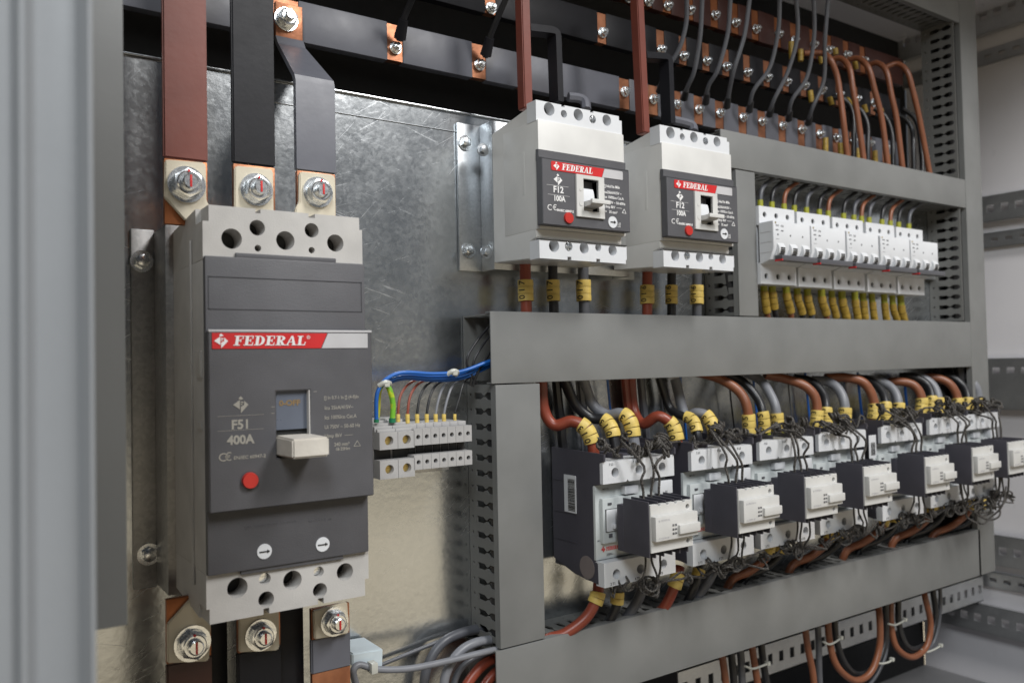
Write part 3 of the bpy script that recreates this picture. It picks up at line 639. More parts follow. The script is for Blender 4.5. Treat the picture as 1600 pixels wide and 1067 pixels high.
# top terminal row with notches and screw holes
def hx(px, py, r): c = A(px, py); return circ(c.x, c.z, r, 24)
n1a, n1b = A(879, 165).x, A(884, 165).x; n2a, n2b = A(924, 170).x, A(929, 170).x
out = [(xl, zr1-.001), (xr-.001, zr1-.001), (xr-.001, ztop-.004), (xr-.0045, ztop-.004), (xr-.0045, ztop), (n2b, ztop), (n2b, ztop-.0018), (n2a, ztop-.0018), (n2a, ztop), (n1b, ztop), (n1b, ztop-.0018), (n1a, ztop-.0018), (n1a, ztop), (xl, ztop)]
holes = [hx(860, 170, .0061), hx(883, 177.5, .0036), hx(905.5, 179, .0056), hx(928, 186, .0040), hx(950, 187.5, .0054)]
mb = MB().plate(out, holes, yf+.0018, yf+.016, 'xz')
obj('terminal_row', mb, 'white', t); mb = MB()
zl0_, zl1_ = zbot, zlow-.0018
m1a, m1b = A(888, 400).x, A(894, 400).x; m2a, m2b = A(933, 400).x, A(939, 400).x
out = [(xl+.0002, zl0_), (m1a, zl0_), (m1a, zl0_+.003), (m1b, zl0_+.003), (m1b, zl0_), (m2a, zl0_), (m2a, zl0_+.003), (m2b, zl0_+.003), (m2b, zl0_), (xr-.0005, zl0_), (xr-.0005, zl0_+.004), (xr+.0008, zl0_+.004), (xr+.0008, zl1_), (xl+.0002, zl1_)]
holes = [hx(867, 384, .0058), hx(890, 385, .0044), hx(914, 387.5, .0054), hx(936, 386.5, .0037), hx(958.5, 391, .0052)]
mb.plate(out, holes, yf+.0012, yf+.016, 'xz')
obj('terminal_row', mb, 'white', t)
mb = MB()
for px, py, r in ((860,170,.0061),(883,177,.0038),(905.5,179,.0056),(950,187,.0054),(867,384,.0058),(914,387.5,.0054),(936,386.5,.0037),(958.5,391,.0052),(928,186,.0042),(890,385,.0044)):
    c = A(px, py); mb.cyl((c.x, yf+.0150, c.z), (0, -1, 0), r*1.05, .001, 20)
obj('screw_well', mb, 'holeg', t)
for px, py in ((928, 186), (890, 385)):
    c = A(px, py); mb = MB()
    mb.cyl((c.x, yf+.008, c.z), (0, -1, 0), .0036, .003, 16); mb.box(c.x-.0034, c.x+.0034, yf+.0015, yf+.0048, c.z-.0008, c.z+.0008, .0002); mb.box(c.x-.0008, c.x+.0008, yf+.0015, yf+.0048, c.z-.0034, c.z+.0034, .0002)
    obj('cross_screw', mb, 'zinc', t)
mb = MB().box(xl+.0004, xr, yf+.0002, yf+.006, zlow-.0016, zlow-.0008); obj('seam', mb, 'holeg', t)
# cover
C = lambda px, py: at(px, py, yc)
cz0, cz1 = C(848, 350).z, C(847, 245).z; cl, cr = C(848, 300).x, C(985, 300).x
mb = MB()
kx0, kx1, kz0, kz1 = C(910, 300).x, C(933.5, 300).x, C(911, 330).z, C(910, 280).z
mb.prismx([(yf-.0012, A(839,234).z), (yf+.001, A(839,234).z), (yf+.001, cz1-.002), (yc+.003, cz1-.002), (yc+.0015, cz1-.0006), (yc+.0012, cz1), (yf-.0035, cz1+.001), (yf-.0035, A(839,234).z-.0004)], cl, cr-.001)
mb.plate([(cl, cz0), (cr-.001, cz0), (cr-.001, cz1-.0008), (cl, cz1-.0008)], [[(kx0, kz0), (kx1, kz0), (kx1, kz1), (kx0, kz1)]], yc, yf+.001, 'xz', .0006)
mb.box(xl-.0006, cr-.004, yf-.003, yf+.001, cz1+.0012, A(839,234).z, .0005)
obj('cover', mb, 'cover', t)
mb = MB().box(cl+.001, cr-.002, yc-.00025, yc+.0004, cz1-.0008, cz1-.0003); obj('cover_highlight_rib', mb, 'toggrey', t)
# strip
sa, sb = C(861, 256), C(973, 276); z1_ = C(863, 252).z; z0_ = z1_-.0082; xm = C(944, 268).x
mb = MB().prism([(sa.x+.0006, z0_), (xm-.0034, z0_), (xm-.0004, z1_), (sa.x+.0006, z1_), (sa.x-.0002, z1_-.0012), (sa.x-.0002, z0_+.0012)], yc-.0005, yc); obj('red_strip', mb, 'redlab', t)
mb = MB().prism([(xm-.0029, z0_), (sb.x-.001, z0_), (sb.x-.0003, z0_+.001), (sb.x-.0003, z1_-.001), (sb.x-.001, z1_), (xm+.0001, z1_)], yc-.0005, yc); obj('grey_strip', mb, 'glab', t)
mb = MB(); x0 = C(877, 262).x; xe = C(925, 268).x; hh = .0056
serif(mb, 'FEDERAL', x0, z0_+.0014, hh, yc-.0005, sx=(xe-x0)/(hh*6.55), th=.0003)
emblem(mb, None, C(868.5, 258).x, (z0_+z1_)/2, .0034, yc-.0005)
obj('brand_lettering', mb, 'wlab', t)
mb = MB(); yt = yc-.00012
emblem(mb, None, C(871.5, 281).x, C(871.5, 281).z, .0049, yt+.0001)
c = C(872.5, 301.3); mb.text('F12', .0080, c.x, c.z, yt, bold=.0002, align='CENTER')
c = C(874, 314.5); mb.text('100A', .0068, c.x, c.z, yt, bold=.0002, align='CENTER', sx=.9)
c = C(855, 328); mb.text('C', .0074, c.x, c.z, yt); c = C(863.5, 328.5); mb.text('€', .0074, c.x, c.z, yt)
c = C(870, 330); mb.text('EN/IEC 60947-2', .0029, c.x, c.z, yt, bold=.0001)
for px, py, pxe in ((854, 288.5, 888), (856, 303.5, 890)):
    a_, b_ = C(px, py), C(pxe, py); mb.box(a_.x, b_.x, yt-.00005, yt+.0002, a_.z, a_.z+.0002)
zz = [C(944, 290).z, C(944, 299.5).z, C(944, 307).z, C(944, 315).z, C(944, 322).z, C(944, 330).z]
for i, s_ in enumerate(('[] Inlu/1In 80In', 'Icu25kA/415V ~', 'Ics 100%Icu Cat.A', 'Ui 750V ~ 50-60Hz', 'Uimp 8kV  ——', '>   35 mm²')):
    mb.text(s_, .0036, C(943.5, 300).x+(.001 if i == 5 else 0), zz[i]-.0014, yt, bold=.00006, sx=.92)
tri = [C(972, 333), C(978, 334), C(975, 327)]
for i in range(3): mb.tube([(tri[i].x, yt, tri[i].z), (tri[(i+1) % 3].x, yt, tri[(i+1) % 3].z)], .0003, 4, 1)
for i in range(3): c = C(965, 350+i*2.6); mb.text('In 80', .0018, c.x, c.z, yt)
obj('printed_text', mb, 'wlab', t)
c = C(888, 341); mb = MB().cyl((c.x, yc+.001, c.z), (0, -1, 0), .0054, .0028, 28, .0048); obj('red_button', mb, 'redbtn', t)
c = C(957, 347.5); mb = MB().cyl((c.x, yc+.0005, c.z), (0, -1, 0), .0055, .0012, 28); obj('dial', mb, 'white', t)
mb = MB().box(c.x-.0030, c.x+.0026, yc-.0011, yc-.0005, c.z-.0005, c.z+.0005); mb.prism([(c.x+.0036, c.z), (c.x+.0014, c.z+.0014), (c.x+.0014, c.z-.0014)], yc-.0012, yc-.0005); obj('pointer', mb, 'blackp', t)
# lever frame, slide, lever
fz0, fz1 = C(901, 339).z, C(899, 272.5).z; fx0, fx1 = C(899, 300).x, C(942.5, 300).x
ox0, ox1 = C(910, 300).x, C(933.5, 300).x; oz0, oz1 = C(911, 330).z, C(910, 280).z
mb = MB().plate([(fx0, fz0), (fx1, fz0), (fx1, fz1), (fx0, fz1)], [[(ox0, oz0), (ox1, oz0), (ox1, oz1), (ox0, oz1)]], yc-.0022, yc+.0004, 'xz', .0004)
mb.plate([(ox0-.001, oz0-.001), (ox1+.001, oz0-.001), (ox1+.001, oz1+.001), (ox0-.001, oz1+.001)], [[(ox0, oz0), (ox1, oz0), (ox1, oz1), (ox0, oz1)]], yc-.001, yc+.0078, 'xz')
obj('lever_frame', mb, 'ivory', t)
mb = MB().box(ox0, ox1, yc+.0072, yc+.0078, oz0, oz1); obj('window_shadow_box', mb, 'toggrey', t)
# curved slide behind the lever
prof = []
for k in range(9):
    a_ = -.9 + k*.2; prof.append((yc+.0095-.0085*math.cos(a_), (oz0+oz1)/2-.002+.014*math.sin(a_)))
mb = MB().prismx([(yc+.0070, prof[0][1])] + prof + [(yc+.0070, prof[-1][1])], ox0+.0008, ox1-.003); obj('slide', mb, 'white', t)
lz = C(911, 318).z
mb = MB().prismx([(yc+.003, lz-.004), (yc-.010, lz-.0030), (yc-.012, lz-.0010), (yc-.012, lz+.0012), (yc-.010, lz+.0018), (yc+.003, lz+.0018)], ox0+.0012, ox1-.0025, .0005)
mb.box(ox0+.0004, ox1+.0040, yc-.0135, yc-.0105, lz-.0016, lz+.0024, .0007)
obj('lever', mb, 'ivory', t)
mb = MB().cyl((C(906,318).x, yc-.0020, C(906,318).z), (0, -1, 0), .0026, .0006, 18); mb.cyl((C(905,299).x, yc-.0020, C(905,297).z), (0, -1, 0), .0014, .0006, 14)
obj('frame_rivet', mb, 'ivory', t)
BRK2 = dup(t, (.1535, 0, 0), 'white three-pole breaker marked F12 100A, the right one beside the vertical duct')

# tap bars of the two breakers
t = thing('tap_bar', 'red-brown tap bar running straight up from the left white breaker', 'copper bar', (.44, .64, .21), 'tap bars')
def tap(px0, py0, px1, py1, y, w, top=1):
    a_, b_ = at(px0, py0, y), at(px1, py1, y); d = (a_-b_).normalized(); a_ = a_+d*.03*top
    mb = MB(); rings = []
    for p in (b_, a_): rings.append([mb.bm.verts.new((p.x+dx, p.y+dy, p.z)) for dx, dy in ((-w/2, -.006), (w/2, -.006), (w/2, .006), (-w/2, .006))])
    fs = [mb.bm.faces.new(rings[0][::-1]), mb.bm.faces.new(rings[1])]
    for k in range(4): fs.append(mb.bm.faces.new((rings[0][k], rings[0][(k+1) % 4], rings[1][(k+1) % 4], rings[1][k])))
    bmesh.ops.recalc_face_normals(mb.bm, faces=fs); bmesh.ops.bevel(mb.bm, geom=mb.bm.edges[:], offset=.0010, segments=2, affect='EDGES'); return mb
obj('sleeve', tap(816, 0, 821, 172, .635, .0098), 'red', t)
t = thing('tap_bar', 'red-brown tap bar running straight up from the right white breaker', 'copper bar', (.62, .64, .21), 'tap bars')
obj('sleeve', tap(995, 0, 1005, 210, .635, .0098), 'red', t)
def hook(px0, py0, pxc, pyc, pxb, pyb, y):
    a_, c_, b_ = at(px0, py0, y), at(pxc, pyc, y), at(pxb, pyb, y); mb = MB()
    pts = [(a_.x, a_.z), (c_.x-.010, c_.z+.0002), (c_.x-.005, c_.z-.0006), (c_.x-.0015, c_.z-.003), (c_.x, c_.z-.008), (b_.x, b_.z)]
    w_ = .0058; R_ = []
    for i, (x, z) in enumerate(pts):
        p0, p1 = pts[max(0, i-1)], pts[min(len(pts)-1, i+1)]; dx, dz = p1[0]-p0[0], p1[1]-p0[1]; l = math.hypot(dx, dz); nx, nz = -dz/l, dx/l
        R_.append([mb.bm.verts.new((x+nx*w_*s1, y+s2*.0075, z+nz*w_*s1)) for s1, s2 in ((0, -1), (-1.2, -1), (-1.2, 1), (0, 1))])
    fs = [mb.bm.faces.new(R_[0][::-1]), mb.bm.faces.new(R_[-1])]
    for r0, r1 in zip(R_, R_[1:]):
        for k in range(4): fs.append(mb.bm.faces.new((r0[k], r0[(k+1) % 4], r1[(k+1) % 4], r1[k])))
    bmesh.ops.recalc_face_normals(mb.bm, faces=fs); return mb
t = thing('tap_bar', 'black tap bar bending down onto the left white breaker', 'copper bar', (.47, .655, .21), 'tap bars')
obj('sleeve', hook(822, 41, 870, 49, 874, 162, .655), 'black', t)
t = thing('tap_bar', 'black tap bar bending down onto the right white breaker', 'copper bar', (.66, .655, .21), 'tap bars')
obj('sleeve', hook(1003, 84, 1044, 89, 1048, 196, .655), 'black', t)
for (pts, lab) in ((((888, 152), (905, 154), (914, 160), (916, 172)), 'left'), (((1052, 188), (1070, 192), (1082, 197), (1084, 206)), 'right')):
    mb = MB(); mb.tube([at(px, py, .665-.004*i) for i, (px, py) in enumerate(pts)], .0052, 8, 5)
    tag(obj('tap_bar', mb, 'gsleeve'), 'short grey tap bar entering the top of the %s white breaker' % lab, 'copper bar', 'tap bars')

# ================================================================== CABLE HELPERS
def marker_mb(mb, a_, b_, r, n=3, over=1.28):
    a_, b_ = Vector(a_), Vector(b_); d = b_-a_; L_ = d.length; d.normalize()
    for k in range(n): mb.cyl(a_+d*L_*(k+.02)/n, d, r*over, L_*.93/n, 16, r*over*.96)
    return mb
def digits(txt, a_, b_, r, col, parent):
    """digits printed on the viewer's side of a vertical marker, reading upwards"""
    a_, b_ = Vector(a_), Vector(b_); n = len(txt); mb = MB(); sz = (b_-a_).length/n*.95
    for k, ch in enumerate(txt):
        p = a_+(b_-a_)*((k+.25)/n); mb.text(ch, sz, p.x+r*.72, p.z-sz*.05, p.y-r*1.16, rot=math.pi/2, bold=.0001)
    return obj('marker_digits', mb, 'blackp', parent)
def proj(p):
    d = [sum(MR[i][k]*p[i] for i in range(3)) for k in range(3)]
    return (CX+F*d[0]/d[2], CY-F*d[1]/d[2])
def cable(label, m, pts, r, group, mk=None, dg=None, boot=None, res=6, seg=12, name='cable', mkcol='yel', ncut=3, dsz=1.0, bf=1.25):
    """mk: (start, end) of the yellow marker as fractions of the length, or two 3D points it runs between"""
    t = thing(name, label, 'cable' if name == 'cable' else 'wire', pts[0], group)
    obj('insulation', MB().tube(pts, r, seg, res), m, t)
    if mk:
        P = smooth_path(pts, 12); L_ = length_of(P); fr = []
        acc = [0]
        for a_, b_ in zip(P, P[1:]): acc.append(acc[-1]+(b_-a_).length)
        for e_ in mk[:2]:
            if isinstance(e_, Vector):
                u, v = proj(e_); i = min(range(len(P)), key=lambda i: (proj(P[i])[0]-u)**2+(proj(P[i])[1]-v)**2); fr.append(acc[i])
            else: fr.append(e_*L_)
        l0, l1 = sorted(fr); n = mk[2] if len(mk) > 2 else ncut; mb = MB(); w_ = (l1-l0)/n; rm = r*1.32+.0003
        mids = []
        for k in range(n):
            q_ = sub_path(P, l0+w_*(k+.03), l0+w_*(k+.97), 5); mb.tube(q_, rm, 16, 1, rfun=lambda t_, k=k: 1+.025*math.sin(t_*3.1)); mids.append((q_[2], (q_[4]-q_[0]).normalized()))
        obj('marker', mb, mkcol, t)
        if dg:
            mb = MB(); sz = min(w_*1.25, rm*1.5)*dsz
            up = mids[0][1].z < 0
            for ch, (p, d) in zip(dg[::-1] if not up else dg[::-1], mids):
                v_ = -p.normalized(); v_ = (v_-d*v_.dot(d)).normalized()
                k_ = (bpy, sz); me = TXT.get(('dg', ch))
                if me is None:
                    cu = bpy.data.curves.new('t', 'FONT'); cu.body = ch; cu.size = 1; cu.extrude = .01; cu.offset = .015; cu.align_x = 'CENTER'; cu.align_y = 'CENTER'; cu.resolution_u = 2
                    me = TXT[('dg', ch)] = crv_mesh(cu)
                ex = d if d.z > 0 else -d; sd = v_.cross(ex)      # letters read upwards along the cable
                o_ = p+v_*(rm*.90)-sd*(-rm*.42); nn = (o_-p).normalized(); o_ = p+nn*(rm*1.03+.0001)
                yv = nn.cross(ex)
                T = Matrix(((ex.x, yv.x, nn.x, o_.x), (ex.y, yv.y, nn.y, o_.y), (ex.z, yv.z, nn.z, o_.z), (0, 0, 0, 1))) @ Matrix.Diagonal((sz, sz, sz*.3, 1))
                mb.add(me, T)
            obj('marker_digits', mb, 'blackp', t)
    if boot: obj('boot', MB().cyl(boot[0], Vector(boot[1])-Vector(boot[0]), r*bf, (Vector(boot[1])-Vector(boot[0])).length, 14), boot[2], t)
    return t
YK = .664
for side, labs in (('left', ((821, 'cred', 'red', 17), (864, 'cblack', 'black', 13.5), (911.5, 'cdgrey', 'grey', 17))), ('right', ((1012.5, 'cred', 'red', 17), (1050.5, 'cblack', 'black', 15.5), (1090, 'cdgrey', 'grey', 16)))):
    for i, (px, m, cn, wpx) in enumerate(labs):
        top = at(px-.8, 400, YK); bot = at(px+(1 if side == 'left' else -2), 500, YK)
        r = .0056 if cn != 'black' else .0049
        ma = at(px+.3, 471 if side == 'left' else 474, YK); mb_ = at(px-.2, (439 if side == 'left' else 445), YK)
        cable('thick %s cable with yellow markers leaving the underside of the %s white breaker' % (cn, side), m, [top, (top+bot)/2, bot, bot+Vector((0, .01, -.03))], r, 'cables under the two white breakers', (ma, mb_), '017' if side == 'left' else '016')

# ================================================================== FIVE SMALL WHITE BREAKERS
ysh, yn = .642, .622
t = thing('miniature_circuit_breaker', 'small white three-pole breaker, leftmost of the row of five', 'circuit breaker', (.83, .695, .089), 'row of five small white breakers')
S = lambda u, v, y: Vector((u*y, y, v*y))
x0, x1 = 1.2385*ysh, 1.3420*ysh; z1_, z0_ = .2842*ysh, .1388*ysh
nx0, nx1 = 1.2785*yn, 1.3890*yn; nz1 = .2600*yn; nz0 = .1872*yn
wx = x1-x0
hs = [circ(x0+wx*(k+.62)/3.1-.003, z1_-.0098, .0034, 16) for k in range(3)]
mb = MB().plate([(x0, nz1-.002), (x1, nz1-.002), (x1, z1_), (x0, z1_)], hs, ysh, ysh+.006, 'xz')
zb1 = .1735*ysh
hs = [circ(x0+wx*(k+.62)/3.1-.003, z0_+.0098, .0034, 16) for k in range(3)]
mb.plate([(x0, z0_), (x1, z0_), (x1, zb1+.003), (x0, zb1+.003)], hs, ysh, ysh+.006, 'xz')
mb.box(x0, x1, ysh+.006, .690, z0_, z1_)
mb.box(x0+.0015, x1-.0015, ysh-.0006, ysh+.0008, z0_+.0005, z0_+.0012)
obj('housing', mb, 'white', t)
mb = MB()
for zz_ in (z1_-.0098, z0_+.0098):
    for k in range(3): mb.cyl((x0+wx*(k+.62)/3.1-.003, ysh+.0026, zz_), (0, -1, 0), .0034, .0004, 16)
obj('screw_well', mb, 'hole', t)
mb = MB().prismx([(ysh+.001, nz1), (yn+.0005, nz1), (yn, nz1-.0008), (yn, nz0+.0135), (yn+.004, nz0+.004), (yn+.0055, nz0), (ysh+.001, .1744*ysh)], nx0-.0002, nx1, .0005); obj('nose', mb, 'white', t)
mb = MB()
for k in range(3): mb.box(nx0-.0006, nx0+.0004, yn+.003, ysh-.001, nz1-.012-.012*k, nz1-.0125-.012*k)
obj('side_seam', mb, 'glab', t)
pw = (nx1-nx0)/3
mb = MB(); mg = MB(); mt = MB()
for k in range(3):
    cx_ = nx0+pw*(k+.5)
    zc = nz0+.0120
    prof = [(yn+.003-.0068*math.cos(a_*.35-1.2), zc+.0080*math.sin(a_*.35-1.2)) for a_ in range(8)]
    mb.prismx([(yn+.006, prof[0][1])]+prof+[(yn+.006, prof[-1][1])], cx_-.0062, cx_+.0062, .0003)
    for j in range(4):
        a_ = -.75+j*.3; mg.box(cx_-.0036+.0, cx_+.0042, yn+.003-.0072*math.cos(a_), yn+.003-.0060*math.cos(a_), zc+.0080*math.sin(a_)-.0009, zc+.0080*math.sin(a_)+.0007)
obj('toggle_drum', mb, 'white', t); obj('toggle_print', mg, 'blackp', t)
mb = MB().box(nx0+.0020, nx1-.0004, yn-.0100, yn+.001, nz0-.0024, nz0+.0040, .0012); obj('toggle_bar', mb, 'toggrey', t)
mb = MB().box(nx0+.0010, nx0+.0026, yn-.0104, yn, nz0-.0028, nz0-.0008); obj('toggle_edge', mb, 'redlab', t)
mb = MB()
for k in range(3):
    cx_ = nx0+pw*(k+.42); zt1 = nz1-.0085
    mb.cyl((cx_-.006+.0045, yn+.0002, zt1-.0075), (0, -1, 0), .0012, .0004, 12)
mb.text('10-15', .0026, nx0+.0040, nz1-.0062, yn-.0001, bold=.00005); mb.text('C32', .0030, nx0+.0135, nz1-.0066, yn-.0001, bold=.00005)
mb.text('400V~', .0024, nx0+.0040, nz1-.0115, yn-.0001); mb.text('6000', .0024, nx0+.0135, nz1-.0120, yn-.0001)
mb.box(nx0+.004, nx0+.010, yn-.0001, yn+.0001, nz1-.0215, nz1-.0211)
obj('printed_text', mb, 'toggrey', t)
mb = MB().cyl((nx0+.004, yn+.0002, nz1-.0022), (0, -1, 0), .0011, .0006, 12); obj('rivet', mb, 'brass', t)
MCBX = [1.2378, 1.3489, 1.4614, 1.5760, 1.6875]
posn = ['', 'second from the left of the row of five', 'middle one of the row of five', 'fourth from the left of the row of five', 'rightmost of the row of five, next to the tall duct']
for k in range(1, 5): dup(t, ((MCBX[k]-MCBX[0])*ysh, 0, -.0008*k), 'small white three-pole breaker, '+posn[k])
mb = MB().box(1.19*YD, 1.99*YD, .690, .698, .118, .150, .0006); tag(obj('din_rail', mb, 'rail'), 'steel rail carrying the five small white breakers', 'rail')
# wires below
wl = [(1193, 'cbrown'), (1206, 'cblack'), (1228, 'cbrown'), (1245, 'cblack'), (1261, 'cdgrey'), (1283, 'cbrown'), (1299, 'cblack'), (1315, 'cdgrey'), (1335, 'cbrown'), (1348, 'cblack'), (1362, 'cdgrey'), (1381, 'cbrown'), (1394, 'cblack'), (1407, 'cdgrey')]
for i, (px, m) in enumerate(wl):
    k = i/13; yb0 = 445+i*1.7; ws = .0031
    a_ = at(px, yb0-6, .660); b_ = at(px+2, yb0+18, .660); c_ = at(px+5+random.uniform(-1, 4), yb0+38, .662); d_ = at(px+9, yb0+65, .668)
    cable('%s wire with yellow boot below the small white breakers, %s from the left' % ({'cbrown': 'brown', 'cblack': 'black', 'cdgrey': 'grey'}[m], ORD[i]), m, [a_, b_, c_, d_], ws*random.uniform(1.05, 1.25), 'wires below the small white breakers',
          (.20, random.uniform(.55, .70), 3), None, (a_, at(px+1, yb0+13, .660), 'yelg'), name='wire', mkcol='yelb')
for i in range(15):
    u_ = i/14; px = [1188, 1206, 1225, 1241, 1260, 1280, 1294, 1318, 1334, 1346, 1358, 1378, 1391, 1404, 1420][i]; py = 321+(px-1185)*.158
    m = 'cbrown' if i in (2, 6, 9, 12) else ('cdgrey', 'cblack')[i % 2]
    a_ = at(px, py+4, .660); b_ = at(px, py-6, .660); c_ = at(px+4, py-28, .661); d_ = at(px+24, py-46+2, .668); e_ = at(px+50, py-60, .672)
    if at(px+24, py-46, .66).x > 1.265: continue
    cable('%s wire arching up from the top of the small white breakers, %s from the left' % ({'cbrown': 'brown', 'cblack': 'black', 'cdgrey': 'grey'}[m], ORD[i]), m, [a_, b_, c_, d_, e_], .0027, 'wires above the small white breakers', None, None, (a_, b_+Vector((0, 0, .002)), 'yelg'), name='wire')

# ================================================================== TERMINAL BLOCKS
yt0, ytf = .690, .640
V = lambda px, py, y=ytf: at(px, py, y)
def tb_big(label, px0, px1, grp):
    t = thing('terminal_block', label, 'terminal block', (V(px0, 700).x, yt0, V(592, 750).z), grp)
    x0, x1 = V(px0, 700).x+.0002, V(px1, 700).x-.0002
    zt_, z1, z2, z3, z4 = V(594, 673).z, V(594, 676).z, V(597, 703).z, V(596, 720).z, V(597, 749).z
    mb = MB()
    for za, zb_ in ((z2, z1), (z4, z3)):
        cx_, cz_ = (x0+x1)/2, (za+zb_)/2
        mb.plate([(x0, za), (x1, za), (x1, zb_), (x0, zb_)], [circ(cx_+.0004, cz_, .0040, 18)], ytf, ytf+.010, 'xz')
        mb.box(x0, x1, ytf+.010, yt0-.006, za, zb_)
    mb.box(x0, x1, ytf+.014, yt0, z4+.001, z1)
    for k in range(4): mb.box(x0, x1, ytf+.004+.006*k, ytf+.0075+.006*k, z1, z1+.0022+.0022*k, .0003)
    mb.box(x0, x1, ytf+.026, yt0, z1, z1+.010)
    obj('housing', mb, 'tblock', t)
    for za, zb_ in ((z2, z1), (z4, z3)):
        cx_, cz_ = (x0+x1)/2, (za+zb_)/2
        mb = MB().cyl((cx_+.0004, ytf+.009, cz_), (0, -1, 0), .0036, .004, 18); mb.box(cx_-.002, cx_+.003, ytf+.0042, ytf+.0052, cz_-.0005, cz_+.0003); obj('screw', mb, 'brass', t)
    mb = MB().box(x0+.001, x1-.001, ytf+.0125, ytf+.0135, z3, z2); obj('recess', mb, 'hole', t)
tb_big('larger light grey terminal block at the left end of the small terminal row', 593, 622, 'terminal block row')
tb_big('larger light grey terminal block, second in the small terminal row', 622, 648, 'terminal block row')
xe0, xe1 = V(647, 700).x, V(738, 700).x; n = 7
for k in range(n):
    x0 = xe0+(xe1-xe0)*k/n; x1 = xe0+(xe1-xe0)*(k+1)/n-.0003
    lab = 'narrow light grey terminal block, %s after the two larger ones' % ORD[k]
    t = thing('terminal_block', lab, 'terminal block', (x0, yt0, -.09), 'terminal block row')
    z1, z2, z3, z4 = V(650, 671).z+.0006, V(650, 696).z, V(650, 711).z, V(650, 734).z
    mb = MB()
    for za, zb_ in ((z2, z1), (z4, z3)):
        cx_ = (x0+x1)/2; mb.plate([(x0, za), (x1, za), (x1, zb_), (x0, zb_)], [circ(cx_+.0002, (za+zb_)/2, .0020, 14)], ytf, ytf+.006, 'xz'); mb.box(x0, x1, ytf+.006, yt0-.006, za, zb_)
    mb.box(x0, x1, ytf+.014, yt0, z4+.002, z1); mb.box(x0, x1, ytf+.010, yt0, z1, z1+.0035, .0004)
    obj('housing', mb, 'tblock', t)
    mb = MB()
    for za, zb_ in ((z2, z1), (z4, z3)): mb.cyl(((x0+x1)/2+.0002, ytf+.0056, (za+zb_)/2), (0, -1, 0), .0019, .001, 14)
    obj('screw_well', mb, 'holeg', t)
    mb = MB().box(x0+.0006, x1-.0004, ytf+.0125, ytf+.0135, z3, z2); obj('recess', mb, 'hole', t)
mb = MB().box(V(590, 745).x, xe1+.004, .690, .698, V(650, 741).z-.006, V(650, 741).z+.03, .0005); tag(obj('din_rail', mb, 'rail'), 'short steel rail carrying the terminal block row', 'rail')
# wires into the blocks
q = lambda px, py, y=.655: at(px, py, y)
W = 'wires of the terminal block row'
cable('blue wire curving down into the first terminal block', 'cblue', [q(588, 658), q(588, 625), q(592, 608), q(604, 592), q(630, 582), q(680, 584), q(722, 580), q(760, 566), q(790, 556)], .0018, W, None, None, (q(588, 660), q(588, 655), 'green'), name='wire')
cable('green and yellow wire curving down into the second terminal block', 'cgreen', [q(613, 658), q(614, 630), q(608, 607), q(600, 598, .66), q(592, 612, .668), q(590, 640, .675), q(588, 665, .68)], .0024, W, None, None, (q(613, 660), q(613, 653), 'green'), name='wire')
for k, (dy, dd) in enumerate(((0, .004), (4, -.001), (8, .003))):
    cable('blue wire of the bundle running right into the middle duct, %s from the top' % ORD[k], 'cblue', [q(596+6*k, 600+dy, .66), q(610, 590+dy, .66+dd), q(635, 585+dy*.8, .66+dd), q(680, 588+dy*.8, .66+dd), q(722, 583+dy, .66+dd), q(760, 567+dy, .662), q(800, 555, .665)], .0014, W, name='wire')
mb = MB()
for px, py, dx, dy in ((600, 601, 6, 6), (706, 583, 6, 5)):
    c = q(px, py, .656); mb = MB().tube([c+Vector((-.0055, -.0010, -.0010)), c+Vector((-.001, -.0042, .0020)), c+Vector((.0045, -.0020, .0010)), c+Vector((.0055, .003, -.002))], .0022, 8, 5)
    mb.box(c.x-.002, c.x+.003, c.y-.006, c.y-.002, c.z-.002, c.z+.003, .0008)
    tag(obj('cable_tie', mb, 'tie'), 'white cable tie round the blue wires, %s' % ('left one above the green-yellow wire' if px < 650 else 'right one near the duct'), 'cable tie')
for k, (px, m, mc, cn) in enumerate(((622, 'cred', 'yel', 'red-brown'), (637, 'cred', 'yel', 'red-brown'), (652, 'cblack', 'yel', 'black'), (667, 'cblack', 'yel', 'black'), (681, 'cgrey', 'yel', 'light grey'), (694, 'cgrey', 'yel', 'light grey'), (711, 'cblack', 'yel', 'thin black'))):
    a_ = q(px, 661, .662); tp = q(px+3+k*.6, 620 if k < 6 else 622, .664); b_ = q(px+14, 602-(k > 5)*4, .668); c_ = q(px+30, 592-(k > 5)*8, .675)
    cable('%s wire dropping into narrow terminal block number %s' % (cn, ORD[k]), m, [a_, q(px, 645, .662), tp, b_, c_], .0012 if k < 6 else .0009, W, (a_, q(px, 647, .662), 2), None, None, name='wire', res=5, seg=8)
for k, (a_, b_, c_) in enumerate((((744, 600), (730, 560), (766, 508)), ((735, 602), (742, 560), (770, 520)), ((738, 604), (750, 575), (772, 545)))):
    cable('thin black wire looping inside the open end of the middle duct, number %s' % ORD[k], 'cblack', [q(*a_, .664), q(*b_, .66), q(*c_, .664), q(c_[0]+25, c_[1]-10, .668)], .0013, W, name='wire')
# ================================================================== CONTACTORS
yk = .689
t = thing('contactor', 'dark-sided white contactor nearest the viewer, with a barcode sticker on its side', 'contactor', (.5645, yk, -.2145), 'row of seven contactors')
xl, xr = .515, .611
zt_, zb_ = -.0877, -.2145
zlt, zlb = -.0953, -.1165
yk1, yk2 = .624, .611
mb = MB()
